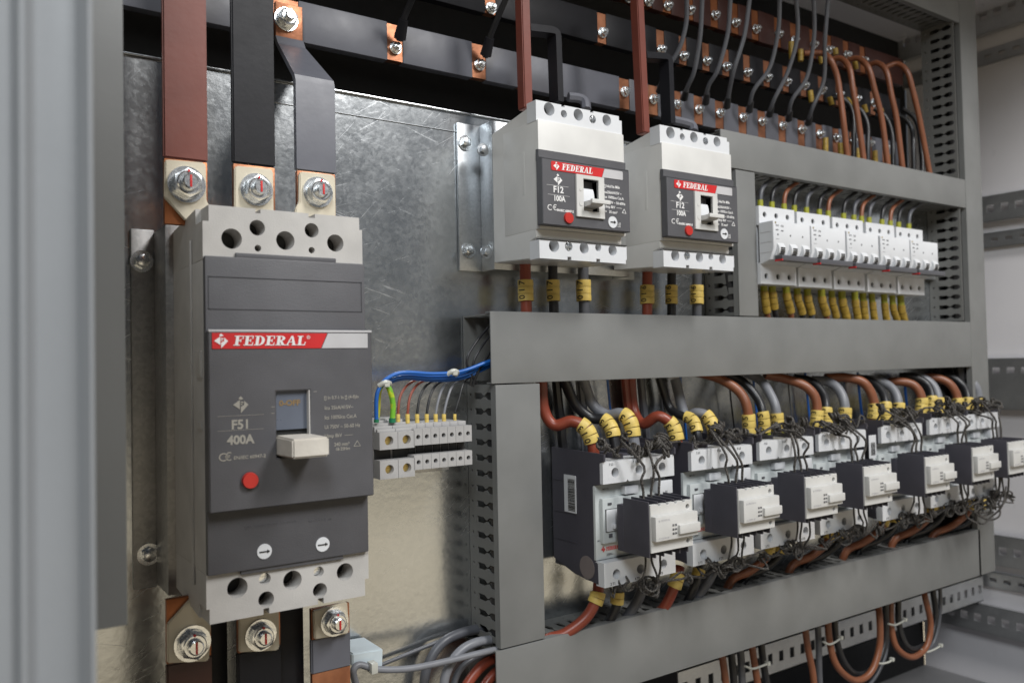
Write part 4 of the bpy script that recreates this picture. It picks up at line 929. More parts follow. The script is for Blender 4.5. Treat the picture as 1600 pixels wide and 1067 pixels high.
# side profile: stepped front, chamfered lower back
sp = [(yk, zt_+.0015), (.606, zt_), (.606, zt_-.007), (yk2+.002, zt_-.009), (yk2+.002, zlb-.001), (yk1, zlb-.003), (yk1, -.1920), (.619, -.1935), (.6185, zb_+.001), (.655, zb_+.0045), (yk, -.2000)]
mb.prismx(sp, xl, xl+.0025, .0004); mb.prismx(sp, xr-.0025, xr, .0004)
mb.box(xl+.002, xr-.002, .640, yk, -.2060, zt_-.0060)
mb.box(xl+.002, xr-.002, .622, .660, zlb-.004, zt_-.022)
for k in (1, 2): mb.prismx([(.66, zt_-.003), (.6155, zt_-.003), (.6155, zt_-.012), (.66, zt_-.012)], xl+(xr-xl)*k/3-.001, xl+(xr-xl)*k/3+.001)
for zz_ in (-.118, -.150, -.178): mb.box(xl-.0006, xl, .650, .686, zz_, zz_-.0012)
obj('frame', mb, 'dark', t)
def trow(z0, z1, yf_, px):
    w_ = (xr-xl-.002)/3; hs = [circ(xl+.001+w_*(k+.48), (z0+z1)/2-.0005, .0047, 20) for k in range(3)]
    a0, a1 = xl+.0006, xr-.0006
    o = [(a0, z0), (a0+w_-.002, z0), (a0+w_, z0+.0022), (a0+w_+.002, z0), (a0+2*w_-.002, z0), (a0+2*w_, z0+.0022), (a0+2*w_+.002, z0), (a1, z0), (a1, z1), (a0, z1)]
    mb = MB().plate(o, hs, yf_, yf_+.012, 'xz'); mb.box(a0, a1, yf_+.012, yf_+.030, z0+.0025, z1-.0005); o_ = obj('terminal_row', mb, 'white', t)
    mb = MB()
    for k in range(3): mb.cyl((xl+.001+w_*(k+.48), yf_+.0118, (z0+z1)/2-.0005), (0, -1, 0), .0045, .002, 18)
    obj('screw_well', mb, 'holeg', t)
trow(zlb, zlt, .6085, 0); trow(-.2150, -.1918, .6100, 0)
z0, z1 = -.1912, -.1178
mb = MB().box(xl+.0005, xr-.001, .621, .641, z0, z1, .0008)
mb.box(xl+.0060, xr-.008, .6165, .622, z0+.016, z1-.014, .0010); obj('face', mb, 'cface', t)
mb = MB().box(xl+.0092, xl+.0300, .6158, .6168, z0+.0270, z1-.0245); fr = obj('indicator_window', mb, 'hole', t)
mb = MB().box(xr-.0215, xr-.0012, .6105, .622, z1-.0165, z1-.0030, .0008); obj('coil_terminal', mb, 'white', t); obj('clip', MB().box(xl+.034, xl+.052, .6150, .622, z1-.0125, z1-.0045, .0006), 'white', t)
mb = MB()
for k in range(3):
    mb.text('%d L%d' % (2*k+1, k+1), .0034, xl+.0080+.0315*k, zlt-.0040, .6083, bold=.00006); mb.text('%d T%d' % (2*k+2, k+1), .0034, xl+.0080+.0315*k, -.2136, .6098, bold=.00006)
mb.text('A1', .0030, xr-.012, z1-.0150, .6103); mb.text('NO 13', .0026, xl+.0100, z1-.0065, .6208); mb.text('AC-6b  25 kVAr', .0024, xl+.0020, z0+.0180, .6208)
obj('terminal_marks', mb, 'toggrey', t)
mb = MB().box(xl+.0096, xl+.0240, .6148, .6162, z0+.0275, z1-.0250, .0004); mb.box(xl+.0165, xl+.0195, .6120, .6150, z0+.030, z0+.0345, .0005); obj('indicator', mb, 'white', t)
mb = MB().box(xl+.0130, xl+.0172, .6156, .6166, z0+.0215, z0+.0250); mb.box(xl+.0125, xl+.0170, .6156, .6166, z1-.0205, z1-.0185); obj('label_mark', mb, 'toggrey', t)
mb = MB(); serif(mb, 'FEDERAL', xl+.0125, z0+.0082, .0036, .6206, sx=.78, th=.0002); emblem(mb, None, xl+.0090, z0+.0100, .0026, .6206); obj('brand_lettering', mb, 'redlab', t)
mb = MB().text('230V~', .0034, xl+.0130, z0+.0030, .6206); obj('printed_text', mb, 'toggrey', t)
# ------------- front block carrying the resistor wires
bx0, bx1 = .529, .5845
bz0, bz1, byf, byb = -.1800, -.1300, .560, .596
mb = MB()
mb.box(bx0, bx0+.0016, byf+.0018, byb, bz0, bz1+.001, .0004)
mb.box(bx0+.0016, bx1, byf+.004, byb, bz0+.003, bz1-.008)
mb.box(bx0-.0, bx1+.002, byb, .6050, bz0-.000, bz1-.006, .0006)
for k in range(5):
    x_ = bx0+.0105*k+.0105; mb.prismx([(byb, bz1+.0010), (byf+.0010, bz1+.0005), (byf+.0010, bz1-.0035), (byf+.004, bz1-.010), (byb, bz1-.010)], x_, x_+.0014)
    mb.box(x_, x_+.0014, byf+.005, byb, bz0-.002, bz0+.004)
obj('block_frame', mb, 'dark', t)
fz0, fz1 = -.1757, -.1318
fo = [(bx0+.0012, fz0), (bx1, fz0), (bx1, fz1)]
for k in range(4, 0, -1):
    x_ = bx0+.0105*k+.0007; fo += [(x_+.0035, fz1), (x_+.0025, fz1-.0018), (x_+.0005, fz1-.0018), (x_-.0005, fz1)]
fo += [(bx0+.0012, fz1)]
mb = MB().plate(fo, [circ(bx1-.0062, fz1-.0062, .0024, 14), circ(bx1-.0066, fz0+.0056, .0022, 14)], byf, byf+.0045, 'xz', .0003)
rz0, rz1 = -.1645, -.1420
mb.box(bx0+.0016, bx1+.0008, byf-.0062, byf+.0005, rz0, rz1, .0009)
mb.box(bx0+.0295, bx1+.0010, byf-.0092, byf-.0055, rz0+.0042, rz0+.0125, .0006)
obj('block_front', mb, 'ivory', t)
mb = MB()
for k in range(3):
    for j in range(2): mb.text('%d%d' % (k+5, 3+j), .0025, bx0+.0224+.0033*j, rz0+.0044+.0038*k, byf-.00635, bold=.00015)
obj('rating_marks', mb, 'toggrey', t); mb = MB()
emblem(mb, None, bx0+.0060, rz1-.0038, .0010, byf-.0062); serif(mb, 'FEDERAL', bx0+.0080, rz1-.0046, .0018, byf-.0062, sx=1.0, th=.0001)
mb.text('FC25DN 10', .0026, bx0+.0050, rz0+.0018, byf-.0063)
obj('block_text', mb, 'glab', t)
mb = MB().cyl((bx1-.0062, byf+.0043, fz1-.0062), (0, -1, 0), .0024, .0005, 14); mb.cyl((bx1-.0066, byf+.0043, fz0+.0056), (0, -1, 0), .0022, .0005, 14); obj('block_hole', mb, 'holeg', t)
C1 = t
UX = [.9445, 1.1599, 1.3528, 1.5425, 1.7700, 1.9701, 2.1406]; UZ = [-.2320, -.2290, -.2245, -.2228, -.2210, -.2125, -.2135]
DX = [(u-UX[0])*.56 for u in UX]; DZ = [(z-UZ[0])*.56*.95 for z in UZ]
NM = ['nearest', 'second', 'third', 'fourth', 'fifth', 'sixth', 'seventh and farthest']
CT = [C1]
for k in range(1, 7):
    CT.append(dup(C1, (DX[k], 0, DZ[k]), 'dark-sided white contactor, %s from the left in the row' % NM[k] if k < 6 else 'dark-sided white contactor, farthest right in the row, in front of the tall duct'))
rt = random.Random(3)
for c_ in CT[1:]: c_.rotation_euler = (rt.uniform(-.006, .006), rt.uniform(-.007, .007), rt.uniform(-.012, .012))
# stickers on the nearest and a barcode on the fourth
ORG = Vector(C1.location)
a_, b_ = atx(883, 741, xl), atx(901, 799, xl)
mb = MB().box(xl-.0012, xl-.0004, atx(901, 770, xl).y, atx(883, 770, xl).y, atx(892, 800, xl).z, atx(892, 742, xl).z); obj('sticker', mb, 'white', C1, label='upright white barcode sticker')
mb = MB(); zz0, zz1 = atx(892, 797, xl).z, atx(892, 746, xl).z; zc = zz0; ya, yb_ = atx(899.5, 770, xl).y, atx(889, 770, xl).y
while zc < zz1-.001:
    h_ = random.choice((.0003, .0004, .0007, .0009)); mb.box(xl-.0014, xl-.0011, ya, yb_, zc, zc+h_); zc += h_+random.choice((.0003, .0005, .0006))
obj('barcode', mb, 'blackp', C1)
c = atx(918, 886, xl); mb = MB().cyl((xl-.0003, c.y, c.z), (-1, 0, 0), .0112, .0005, 32); obj('round_seal', mb, mat('seal', (.20, .17, .165), .5), C1)
ORG = Vector(CT[3].location); xq = xl+DX[3]
c = at(1362, 700, .6128); mb = MB().box(c.x-.0075, c.x+.0075, .6128, .6134, c.z-.012, c.z+.017)
# (sticker stands on the front of the third contactor, behind the fourth one's wires)
ORG = Vector(CT[2].location); o = obj('sticker', mb, 'white', CT[2], label='upright white barcode sticker')
mb = MB(); zc = c.z-.008
while zc < c.z+.008: h_ = random.choice((.0004, .0008)); mb.box(c.x-.004, c.x+.005, .6124, .6127, zc, zc+h_); zc += h_+.0006
obj('barcode', mb, 'blackp', CT[2])
# ------------- resistor wires
def coil(p, ax, r, turns, n=12, pitch=.0024):
    ax = Vector(ax).normalized(); u_ = ax.orthogonal().normalized(); v_ = ax.cross(u_)
    return [Vector(p)+ax*pitch*(k/n)+r*(math.cos(2*math.pi*k/n)*u_+math.sin(2*math.pi*k/n)*v_) for k in range(int(turns*n))]
def rw_top(k, j, rnd):
    dx, dz = DX[k], DZ[k]; R = lambda s_: rnd.uniform(-s_, s_)
    s0 = Vector((bx0+.0165+.0105*j+dx, .586, bz1-.006+dz)); e0 = Vector((xl+.016+.031*j+dx+R(.003), .626, zt_-.004+dz))
    pts = [s0, s0+Vector((R(.001), 0, .012)), s0+Vector((R(.004)+.001, R(.003), .024)), s0+Vector((R(.006)-.002, R(.004), .036))]
    for q_ in range(3):
        f_ = (q_+.6)/3.2
        c0 = s0.lerp(e0, f_)*1.0; c0 = Vector((c0.x+R(.013), .600+.016*f_+R(.008), zt_+dz+rnd.uniform(-.008, .016)))
        pts += coil(c0, (rnd.uniform(.2, 1), rnd.uniform(-.7, .7), R(.8)), rnd.uniform(.0026, .0062), rnd.choice((1, 2, 2, 3)), 8, rnd.uniform(.0026, .0045))
    pts += [e0+Vector((R(.004), -.006, .010)), e0]
    return pts
def rw_bot(k, j, rnd):
    dx, dz = DX[k], DZ[k]; R = lambda s_: rnd.uniform(-s_, s_)
    s0 = Vector((bx0+.0165+.0105*j+dx, .586, bz0+.004+dz)); e0 = Vector((xl+.018+.031*j+dx, .622, -.2155+dz))
    pts = [s0, s0+Vector((R(.002), 0, -.014)), s0+Vector((R(.005), R(.004), -.028))]
    for q_ in range(2):
        c0 = Vector((s0.x+R(.012)+.004, .600+R(.010), -.218+dz+R(.007)))
        pts += coil(c0, (R(.8), rnd.uniform(.3, 1), R(.6)), rnd.uniform(.0040, .0075), rnd.choice((1, 2, 2)), 9, rnd.uniform(.0020, .0036))
    pts += [e0+Vector((R(.006), -.008, -.012)), e0+Vector((0, 0, -.004)), e0]
    return pts
def rw_jump(k, j, rnd):      # loose lengths running across between neighbouring units
    dx, dz = DX[k], DZ[k]; R = lambda s_: rnd.uniform(-s_, s_)
    z_ = (zt_+.004 if j < 2 else -.222)+dz; x_ = xl+.02+.03*j+dx
    pts = [Vector((x_, .622, z_-.004)), Vector((x_+.010, .612+R(.006), z_+R(.008))), Vector((x_+.026, .606+R(.008), z_+R(.012)))]
    pts += coil(Vector((x_+.036, .612+R(.006), z_+R(.006))), (1, R(.5), R(.5)), rnd.uniform(.0024, .0045), rnd.choice((1, 2)), 8, .0034)
    pts += [Vector((x_+.062, .618+R(.006), z_+R(.010))), Vector((x_+.075, .632, z_-.006))]
    return pts
for k in range(7):
    rnd = random.Random(40+k)
    nm = 'the nearest contactor' if k == 0 else ('contactor %s from the left' % NM[k] if k < 6 else 'the farthest contactor')
    for j in range(3):
        mb = MB().tube(rw_top(k, j, rnd), .00140, 6, 3)
        tag(obj('coiled_wire', mb, 'braid'), 'dark braided wire coiled above %s, %s of its three' % (nm, ('left', 'middle', 'right')[j]), 'wire', 'coiled wires above the contactors')
        mb = MB().tube(rw_bot(k, j, rnd), .00115, 6, 3)
        tag(obj('coiled_wire', mb, 'braid'), 'dark braided wire looped below %s, %s of its three' % (nm, ('left', 'middle', 'right')[j]), 'wire', 'coiled wires below the contactors')
    for j in range(4):
        mb = MB().tube(rw_jump(k, j if j < 3 else 2, rnd), .00125, 6, 3)
        tag(obj('coiled_wire', mb, 'braid'), 'loose dark braided wire crossing %s %s, %s' % (('above', 'above', 'below', 'below')[j], nm, ('nearer the left', 'nearer the right', 'nearer the left', 'nearer the right')[j]), 'wire', 'loose wires crossing between the contactors')
# ------------- wire loops hanging out at the right end
rnd = random.Random(5)
q = lambda px, py, y=.60: at(px, py, y)
for i, pts in enumerate(([(1556, 700), (1558, 690), (1566, 715), (1560, 770), (1550, 790), (1530, 782), (1524, 800), (1545, 812), (1562, 805), (1560, 785)], [(1568, 690), (1576, 740), (1572, 780), (1556, 792), (1540, 778), (1528, 785), (1532, 806), (1552, 800)], [(1572, 760), (1566, 790), (1548, 808), (1536, 818), (1524, 812), (1528, 796), (1546, 790), (1556, 796)], [(1500, 745), (1508, 790), (1530, 800), (1548, 798), (1538, 784), (1516, 790), (1510, 806), (1528, 818)])):
    mb = MB().tube([q(px, py, .60+.006*math.sin(3*j+i)) for j, (px, py) in enumerate(pts)], .0013, 6, 5)
    tag(obj('coiled_wire', mb, 'braid'), 'loose black wire loop hanging beyond the right end of the contactor row, %s' % ('uppermost', 'widest', 'lowest', 'innermost')[i], 'wire', 'loose loops at the right end')
# ------------- power cables on top of the contactors
TC = [
 (0, 'cred', [(846, 596, .675), (850, 640, .675), (866, 664, .668), (893, 658, .655), (914, 668, .645), (925, 690, .640), (928, 712, .640)], .0050, ((903, 668), (930, 690))),
 (0, 'cblack', [(880, 590, .680), (898, 630, .680), (922, 652, .672), (944, 656, .660), (956, 672, .650), (962, 700, .645)], .0048, ((940, 662), (960, 682))),
 (0, 'cgrey', [(910, 590, .684), (925, 630, .684), (948, 648, .670), (970, 646, .655), (985, 660, .645), (992, 700, .640)], .0050, ((972, 650), (992, 682))),
 (1, 'cred', [(985, 590, .690), (990, 640, .688), (1005, 662, .672), (1028, 650, .655), (1050, 664, .645), (1058, 690, .640), (1060, 712, .640)], .0050, ((1044, 658), (1062, 686))),
 (1, 'cblack', [(1030, 590, .690), (1045, 635, .685), (1062, 648, .670), (1082, 656, .655), (1090, 680, .645), (1094, 710, .645)], .0042, ((1070, 655), (1090, 675))),
 (1, 'cgrey', [(1055, 592, .690), (1070, 648, .680), (1088, 645, .665), (1104, 650, .655), (1116, 672, .645), (1122, 705, .645)], .0050, ((1102, 648), (1122, 676))),
 (2, 'cbrown', [(1085, 580, .680), (1125, 592, .665), (1155, 612, .650), (1168, 640, .642), (1171, 690, .642)], .0048, ((1169, 646), (1172, 676))),
 (2, 'cblack', [(1130, 582, .685), (1160, 596, .670), (1182, 620, .655), (1192, 646, .645), (1196, 690, .645)], .0044, ((1192, 644), (1196, 674))),
 (2, 'cgrey', [(1165, 582, .685), (1188, 594, .670), (1203, 615, .655), (1213, 642, .645), (1216, 690, .645)], .0048, ((1210, 646), (1218, 674))),
 (3, 'cbrown', [(1195, 585, .680), (1235, 594, .665), (1262, 606, .650), (1276, 630, .642), (1274, 680, .642)], .0050, ((1272, 640), (1268, 668))),
 (3, 'cblack', [(1240, 590, .685), (1268, 596, .670), (1286, 615, .655), (1291, 640, .645), (1291, 680, .645)], .0046, ((1292, 638), (1289, 664))),
 (3, 'cgrey', [(1268, 594, .685), (1292, 596, .670), (1310, 608, .655), (1320, 634, .645), (1318, 680, .645)], .0052, ((1318, 636), (1314, 662))),
 (4, 'cbrown', [(1290, 590, .680), (1325, 590, .665), (1352, 600, .650), (1366, 630, .642), (1364, 660, .642)], .0052, ((1366, 630), (1363, 655))),
 (4, 'cblack', [(1340, 590, .685), (1362, 596, .670), (1378, 612, .655), (1384, 634, .645), (1384, 665, .645)], .0048, ((1385, 630), (1384, 656))),
 (4, 'cgrey', [(1350, 592, .685), (1376, 596, .670), (1395, 608, .655), (1404, 630, .645), (1402, 665, .645)], .0052, ((1403, 630), (1400, 656))),
 (5, 'cbrown', [(1385, 598, .680), (1405, 596, .665), (1428, 602, .650), (1440, 622, .642), (1438, 652, .642)], .0052, ((1441, 622), (1436, 648))),
 (5, 'cblack', [(1405, 588, .685), (1425, 588, .670), (1448, 600, .655), (1456, 622, .645), (1454, 650, .645)], .0048, ((1458, 620), (1454, 646))),
 (5, 'cgrey', [(1415, 590, .685), (1435, 588, .670), (1456, 600, .655), (1466, 622, .645), (1464, 650, .645)], .0052, ((1468, 622), (1464, 646))),
 (6, 'cbrown', [(1440, 590, .680), (1462, 590, .665), (1484, 600, .650), (1496, 622, .642), (1494, 650, .642)], .0052, ((1496, 622), (1492, 644))),
 (6, 'cblack', [(1465, 588, .685), (1485, 588, .670), (1504, 602, .655), (1512, 622, .645), (1510, 650, .645)], .0048, ((1512, 622), (1508, 642))),
 (6, 'cgrey', [(1485, 588, .685), (1505, 586, .665), (1522, 600, .650), (1529, 622, .645), (1526, 650, .645)], .0052, ((1530, 622), (1524, 642))),
]
CN = {'cred': 'red-brown', 'cbrown': 'brown', 'cblack': 'black', 'cgrey': 'light grey', 'cdgrey': 'grey'}
for k, m, pts, r, mk in TC:
    P3 = [at(px, py, y) for px, py, y in pts]
    ma = at(mk[1][0], mk[1][1], pts[-2][2]); mb2 = at(mk[0][0], mk[0][1], pts[-3][2])
    r *= 1.17
    t = cable('%s cable with yellow markers on top of contactor %s from left' % (CN[m], NM[k] if k else 'number one'), m, P3, r, 'cables on top of the contactors', (ma, mb2, 3), ('013', '013', '005')[k] if k < 3 else '01%d' % k, res=6)
    if k >= 2:
        a_ = ma+Vector((0, 0, -.0005)); c_ = a_+Vector((0, 0, -.0045)); obj('boot', MB().cyl(c_, a_-c_, r*1.14, (a_-c_).length, 12), 'yelg', t)
# hanging background cables behind the contactors, in front of the plate
for i, (px, m, w_) in enumerate(((868, 'cblack', .005), (905, 'cdgrey', .005), (948, 'cblue', .0012), (900, 'cgrey', .0010), (1000, 'cdgrey', .0045), (975, 'cred', .0045), (1062, 'cblue', .0014), (1030, 'cdgrey', .0011), (1138, 'cblack', .0010), (1176, 'cblue', .0014), (1230, 'cdgrey', .0010), (1258, 'cblue', .0014), (1340, 'cblue', .0018), (1412, 'cblue', .0018))):
    pts = [at(px, 582, .688), at(px+4, 625, .689), at(px+10, 680, .689), at(px+14, 760, .69)]
    cable('%s cable hanging behind the contactors, %s from the left' % ({**CN, 'cblue': 'blue'}[m], ORD[i]), m, pts, w_, 'cables behind the contactors', res=4, seg=8)
# ------------- bottom cables of the contactors
BC = [(0, 'cred', [(936, 905, .645), (932, 935, .642), (915, 965, .645), (882, 990, .652), (850, 1003, .66)], .0056, ((936, 924), (932, 944))),
      (0, 'cblack', [(965, 905, .650), (962, 950, .650), (940, 985, .66), (920, 1010, .67)], .0050, ((945, 924), (942, 940))),
      (0, 'cdgrey', [(1005, 895, .650), (1000, 930, .650), (975, 970, .66), (950, 1000, .67)], .0054, None),
      (1, 'cred', [(1062, 885, .645), (1054, 915, .642), (1040, 945, .65), (1020, 970, .66)], .0056, ((1058, 898), (1052, 917))),
      (1, 'cblack', [(1095, 880, .650), (1085, 915, .650), (1070, 950, .66)], .0050, ((1100, 890), (1096, 902))),
      (1, 'cdgrey', [(1120, 880, .650), (1108, 905, .650), (1085, 940, .66)], .0054, None)]
for k in range(2, 7):
    px = [0, 0, 1205, 1300, 1385, 1460, 1520][k]; py = [0, 0, 858, 835, 812, 795, 788][k]
    BC += [(k, 'cbrown', [(px, py-14, .645), (px-8, py+12, .645), (px-34, py+34, .655), (px-62, py+48, .665)], .0050, ((px, py-6), (px-6, py+7))),
           (k, 'cblack', [(px+16, py-16, .650), (px+10, py+12, .650), (px-14, py+32, .66), (px-40, py+44, .668)], .0048, ((px+15, py-8), (px+10, py+5)))]
for k, m, pts, r, mk in BC:
    P3 = [at(px, py, y) for px, py, y in pts]; P3.append(P3[-1]+Vector((-.012, .004, -.028)))
    mk_ = (at(mk[0][0], mk[0][1], pts[0][2]), at(mk[1][0], mk[1][1], pts[1][2]), 2) if mk else None
    cable('%s cable under contactor %s from the left' % (CN[m], NM[k] if k else 'number one'), m, P3, r, 'cables under the contactors', mk_, res=5)
mb = MB().box(.53, 1.28, .690, .698, -.165, -.130, .0006); tag(obj('din_rail', mb, 'rail'), 'long steel rail behind the row of contactors', 'rail')
# ================================================================== WIRES IN THE BUSBAR BAY
q = lambda px, py, y=.66: at(px, py, y)
GW = [[(1073,-12),(1073,0),(1072,37),(1062,75),(1047,101),(1036,125),(1030,146)], [(1098,-12),(1097,0),(1094,56),(1085,110),(1074,137),(1068,156)], [(1142,-12),(1141,0),(1137,52),(1122,108),(1107,135),(1102,164)],
      [(1172,-12),(1171,0),(1163,56),(1147,108),(1140,140),(1135,170)], [(1219,-12),(1218,0),(1216,47),(1203,105),(1177,143),(1170,177)], [(1243,-12),(1244,0),(1246,56),(1231,112),(1209,157),(1201,183)],
      [(1270,-12),(1271,0),(1272,56),(1261,120),(1237,158),(1232,190)], [(1295,-12),(1294,0),(1289,62),(1287,126),(1269,170),(1262,196)]]
for i, pts in enumerate(GW):
    n = len(pts); ys = [.640+.058*(j/(n-1))**1.5 for j in range(n)]
    P3 = [q(px, py, ys[j]) for j, (px, py) in enumerate(pts)]
    t = thing('wire', 'slate grey wire sweeping down to the grey busbar, %s of the eight from the left' % ORD[i], 'wire', P3[0], 'eight slate grey wires in the busbar bay')
    obj('insulation', MB().tube(P3, .0027, 10, 7), 'cdgrey', t)
    d = (P3[-1]-P3[-2]).normalized(); a_ = P3[-1]-d*.016
    obj('sleeve', MB().cyl(a_, d, .0036, .014, 12, .0048), 'cblack', t)
for i, pts in enumerate(([(650,-15),(641,6),(631,30),(624,64)], [(792,-5),(778,28),(766,58),(758,90)])):
    P3 = [q(px, py, .665+.013*j) for j, (px, py) in enumerate(pts)]
    t = thing('wire', 'black sleeved wire ending on the grey busbar, %s' % ('left one near the big breaker' if i == 0 else 'right one beside the red-brown tap bar'), 'wire', P3[0], 'two black wires on the grey busbar')
    obj('insulation', MB().tube(P3, .0030, 10, 6), 'cblack', t)
    d = (P3[-1]-P3[-2]).normalized(); obj('sleeve', MB().cyl(P3[-1]-d*.020, d, .0046, .018, 12, .0060), 'black', t)
BW = [[(1256,84),(1284,84),(1297,93),(1308,120),(1314,159),(1319,200),(1324,250)], [(1296,94),(1314,92),(1327,107),(1333,141),(1341,188),(1350,255)], [(1325,94),(1342,92),(1357,107),(1367,143),(1378,188),(1388,265)],
      [(1356,103),(1371,99),(1385,112),(1393,150),(1401,188),(1411,270)], [(1379,108),(1401,100),(1417,112),(1426,141),(1437,188),(1454,280)]]
for i, pts in enumerate(BW):
    P3 = [q(px, py, (.70, .685, .672, .668, .666, .665, .668)[j]) for j, (px, py) in enumerate(pts)]
    cable('brown cable arching down behind the upper duct, %s of five from the left' % ORD[i], 'cbrown', P3, .0040, 'five brown arching cables')
KW = [[(1300,152),(1319,156),(1331,175),(1334,210),(1334,256)], [(1325,168),(1344,172),(1355,194),(1356,225),(1356,262)], [(1366,170),(1384,184),(1394,215),(1396,275)], [(1395,180),(1412,184),(1425,202),(1427,230),(1428,280)], [(1410, 170), (1432, 190), (1440, 240), (1441, 282)]]
for i, pts in enumerate(KW):
    P3 = [q(px, py, (.70, .690, .682, .678, .678)[j]) for j, (px, py) in enumerate(pts)]
    cable('black cable arching down among the brown ones into the upper duct, %s from the left' % ORD[i], 'cblack', P3, .0036, 'black arching cables')
for i, (px, py, l, dx) in enumerate(((1290,216,22,0),(1313,224,20,1),(1340,232,20,1),(1367,236,20,1),(1389,243,20,5),(1266,142,18,2),(1296,152,12,4),(1323,155,8,6),(1350,164,12,3),(1376,170,10,2),(1236,66,26,1),(1251,78,18,0),(1282,86,14,2),(1305,76,10,1),(1335,95,14,3))):
    a_, b_ = q(px, py, .700), q(px+dx, py+l, .700); d = b_-a_
    mb = MB().cyl(a_, d, .0036, d.length*.48, 14, .0038); mb.cyl(a_+d*.50, d, .0038, d.length*.5, 14, .0036); tag(obj('cable_boot', mb, 'yelb'), 'yellow sleeve on a cable end under the %s busbar, %s' % (('grey', 'black', 'red-brown')[i//5], ('leftmost', 'second from left', 'middle', 'fourth from left', 'rightmost')[i % 5]), 'sleeve', 'yellow cable-end sleeves in the busbar bay')

# ================================================================== BOTTOM LEFT CABLES
q = lambda px, py, y=.665: at(px, py, y)
cable('pale grey cable running level from the tie mount into the lower duct end', 'cgrey', [q(556, 1068, .66), q(552, 1048, .655), q(562, 1038, .655), q(590, 1045, .652), q(640, 1044, .650), q(700, 1032, .650), q(766, 1016, .652), q(800, 1010, .665)], .0029, 'cables at the lower left')
cable('thick pale grey cable bending up behind the lower duct end', 'cgrey', [q(692, 1085, .66), q(697, 1052, .66), q(716, 1020, .662), q(745, 1003, .664), q(790, 996, .67)], .0043, 'cables at the lower left')
cable('dark slate tube imitating a blurred reflection behind the pale grey cables', 'cdgrey', [q(660, 1085, .685), q(668, 1040, .685), q(690, 1005, .685), q(722, 988, .688), q(760, 980, .69)], .0046, 'cables at the lower left')  # tube modelled in place of a blurred reflection in the plate
cable('thin grey tube imitating a cable reflection in the plate, rising to the right', 'cdgrey', [q(596, 1038, .692), q(640, 1020, .693), q(690, 1000, .693), q(735, 985, .693)], .0018, 'cables at the lower left')  # a second tube shaping a reflection, laid close to the plate
cable('thin slate cable between the grey and the red cables', 'cdgrey', [q(705, 1085, .668), q(716, 1050, .668), q(740, 1028, .668), q(775, 1015, .67)], .0030, 'cables at the lower left')
cable('red-brown cable at the lower left, the left one', 'cred', [q(715, 1100, .668), q(734, 1062, .668), q(760, 1034, .669), q(790, 1022, .672)], .0050, 'cables at the lower left')
cable('red-brown cable at the lower left, the right one under the duct end', 'cred', [q(742, 1100, .672), q(758, 1070, .672), q(775, 1050, .673), q(800, 1036, .676)], .0050, 'cables at the lower left')
t = thing('tie_mount', 'pale blue-white adhesive tie mount with a small tie on the grey cable', 'cable tie mount', q(570, 1035, .66))
mb = MB().prism([(q(549, 1040, .66).x, q(549, 1040, .66).z), (q(596, 1042, .66).x, q(596, 1042, .66).z), (q(597, 1012, .66).x, q(597, 1012, .66).z), (q(549, 1020, .66).x, q(549, 1020, .66).z)], .658, .697, .001); obj('pad', mb, 'pad', t)
c = q(584, 1042, .649); mb = MB().box(c.x-.003, c.x+.003, .6465, .6560, c.z-.0050, c.z+.0040, .0008); obj('tie', mb, 'tie', t)

# ================================================================== BELOW THE LOWEST DUCT: RAILS AND CABLE LOOPS
def perf(label, axis, p0, p1, z0, z1, pos, th, pitch, hw, hh, zc=None, m='rail'):
    t = thing('perforated_rail', label, 'rail', (pos if axis == 'x' else p0, p0 if axis == 'x' else pos, z0), 'perforated cabinet rails')
    n = int((p1-p0)/pitch); zc = zc if zc is not None else (z0+z1)/2; hs = []
    for k in range(n):
        c_ = p0+(k+.5)*pitch; hs.append([(c_-hw/2, zc-hh/2), (c_+hw/2, zc-hh/2), (c_+hw/2, zc+hh/2), (c_-hw/2, zc+hh/2)])
    mb = MB().plate([(p0, z0), (p1, z0), (p1, z1), (p0, z1)], hs, pos, pos+th, 'yz' if axis == 'x' else 'xz')
    if axis == 'x': mb.box(pos, pos+.012, p0, p1, z1-.0018, z1); mb.box(pos, pos+.012, p0, p1, z0, z0+.0018)
    else: mb.box(p0, p1, pos, pos+.012, z1-.0018, z1); mb.box(p0, p1, pos, pos+.012, z0, z0+.0018)
    obj('rail', mb, m, t); return t
for i, (z0, z1) in enumerate(((.599, .655), (.2470, .2950), (-.1020, -.0075), (-.3900, -.3340), (-.5200, -.4680))):
    nm = ('at the top right corner', 'beside the small white breakers', 'at mid height right of the tall duct', 'right of the contactor loops', 'in the lower right corner')[i]
    if i == 2:
        perf('wide perforated side rail %s' % nm, 'x', .30, .93, z0, z1, 1.600, .0018, .025, .013, .011, z1-.022)
    else: perf('perforated side rail %s' % nm, 'x', .30, .93, z0, z1, 1.600, .0018, .025, .013, .014, (z0+z1)/2+(0 if i else .006))
for i, z0 in enumerate((.545, .200, -.435)):   # second row of slots on the wall behind each rail
    perf('narrow perforated strip under the side rail, %s' % ('upper', 'middle', 'lower')[i], 'x', .30, .93, z0, z0+.028, 1.612, .0015, .025, .012, .007)
perf('perforated cross rail seen below the lowest duct', 'z', .80, 1.60, -.4600, -.4125, .80, .0018, .025, .010, .015, -.4370)
LG = 'cable loops below the lowest duct'
def loop(lab, m, pts, r, y=.70): return cable(lab, m, [at(px, py, y+dy) for px, py, dy in pts], r, LG, res=8)
loop('brown cable loop, rightmost below the duct', 'cbrown', [(1392, 930, .0), (1393, 980, .0), (1402, 1012, -.004), (1425, 1026, -.008), (1447, 1010, -.01), (1454, 975, -.01), (1446, 935, -.01), (1440, 905, 0)], .0044)
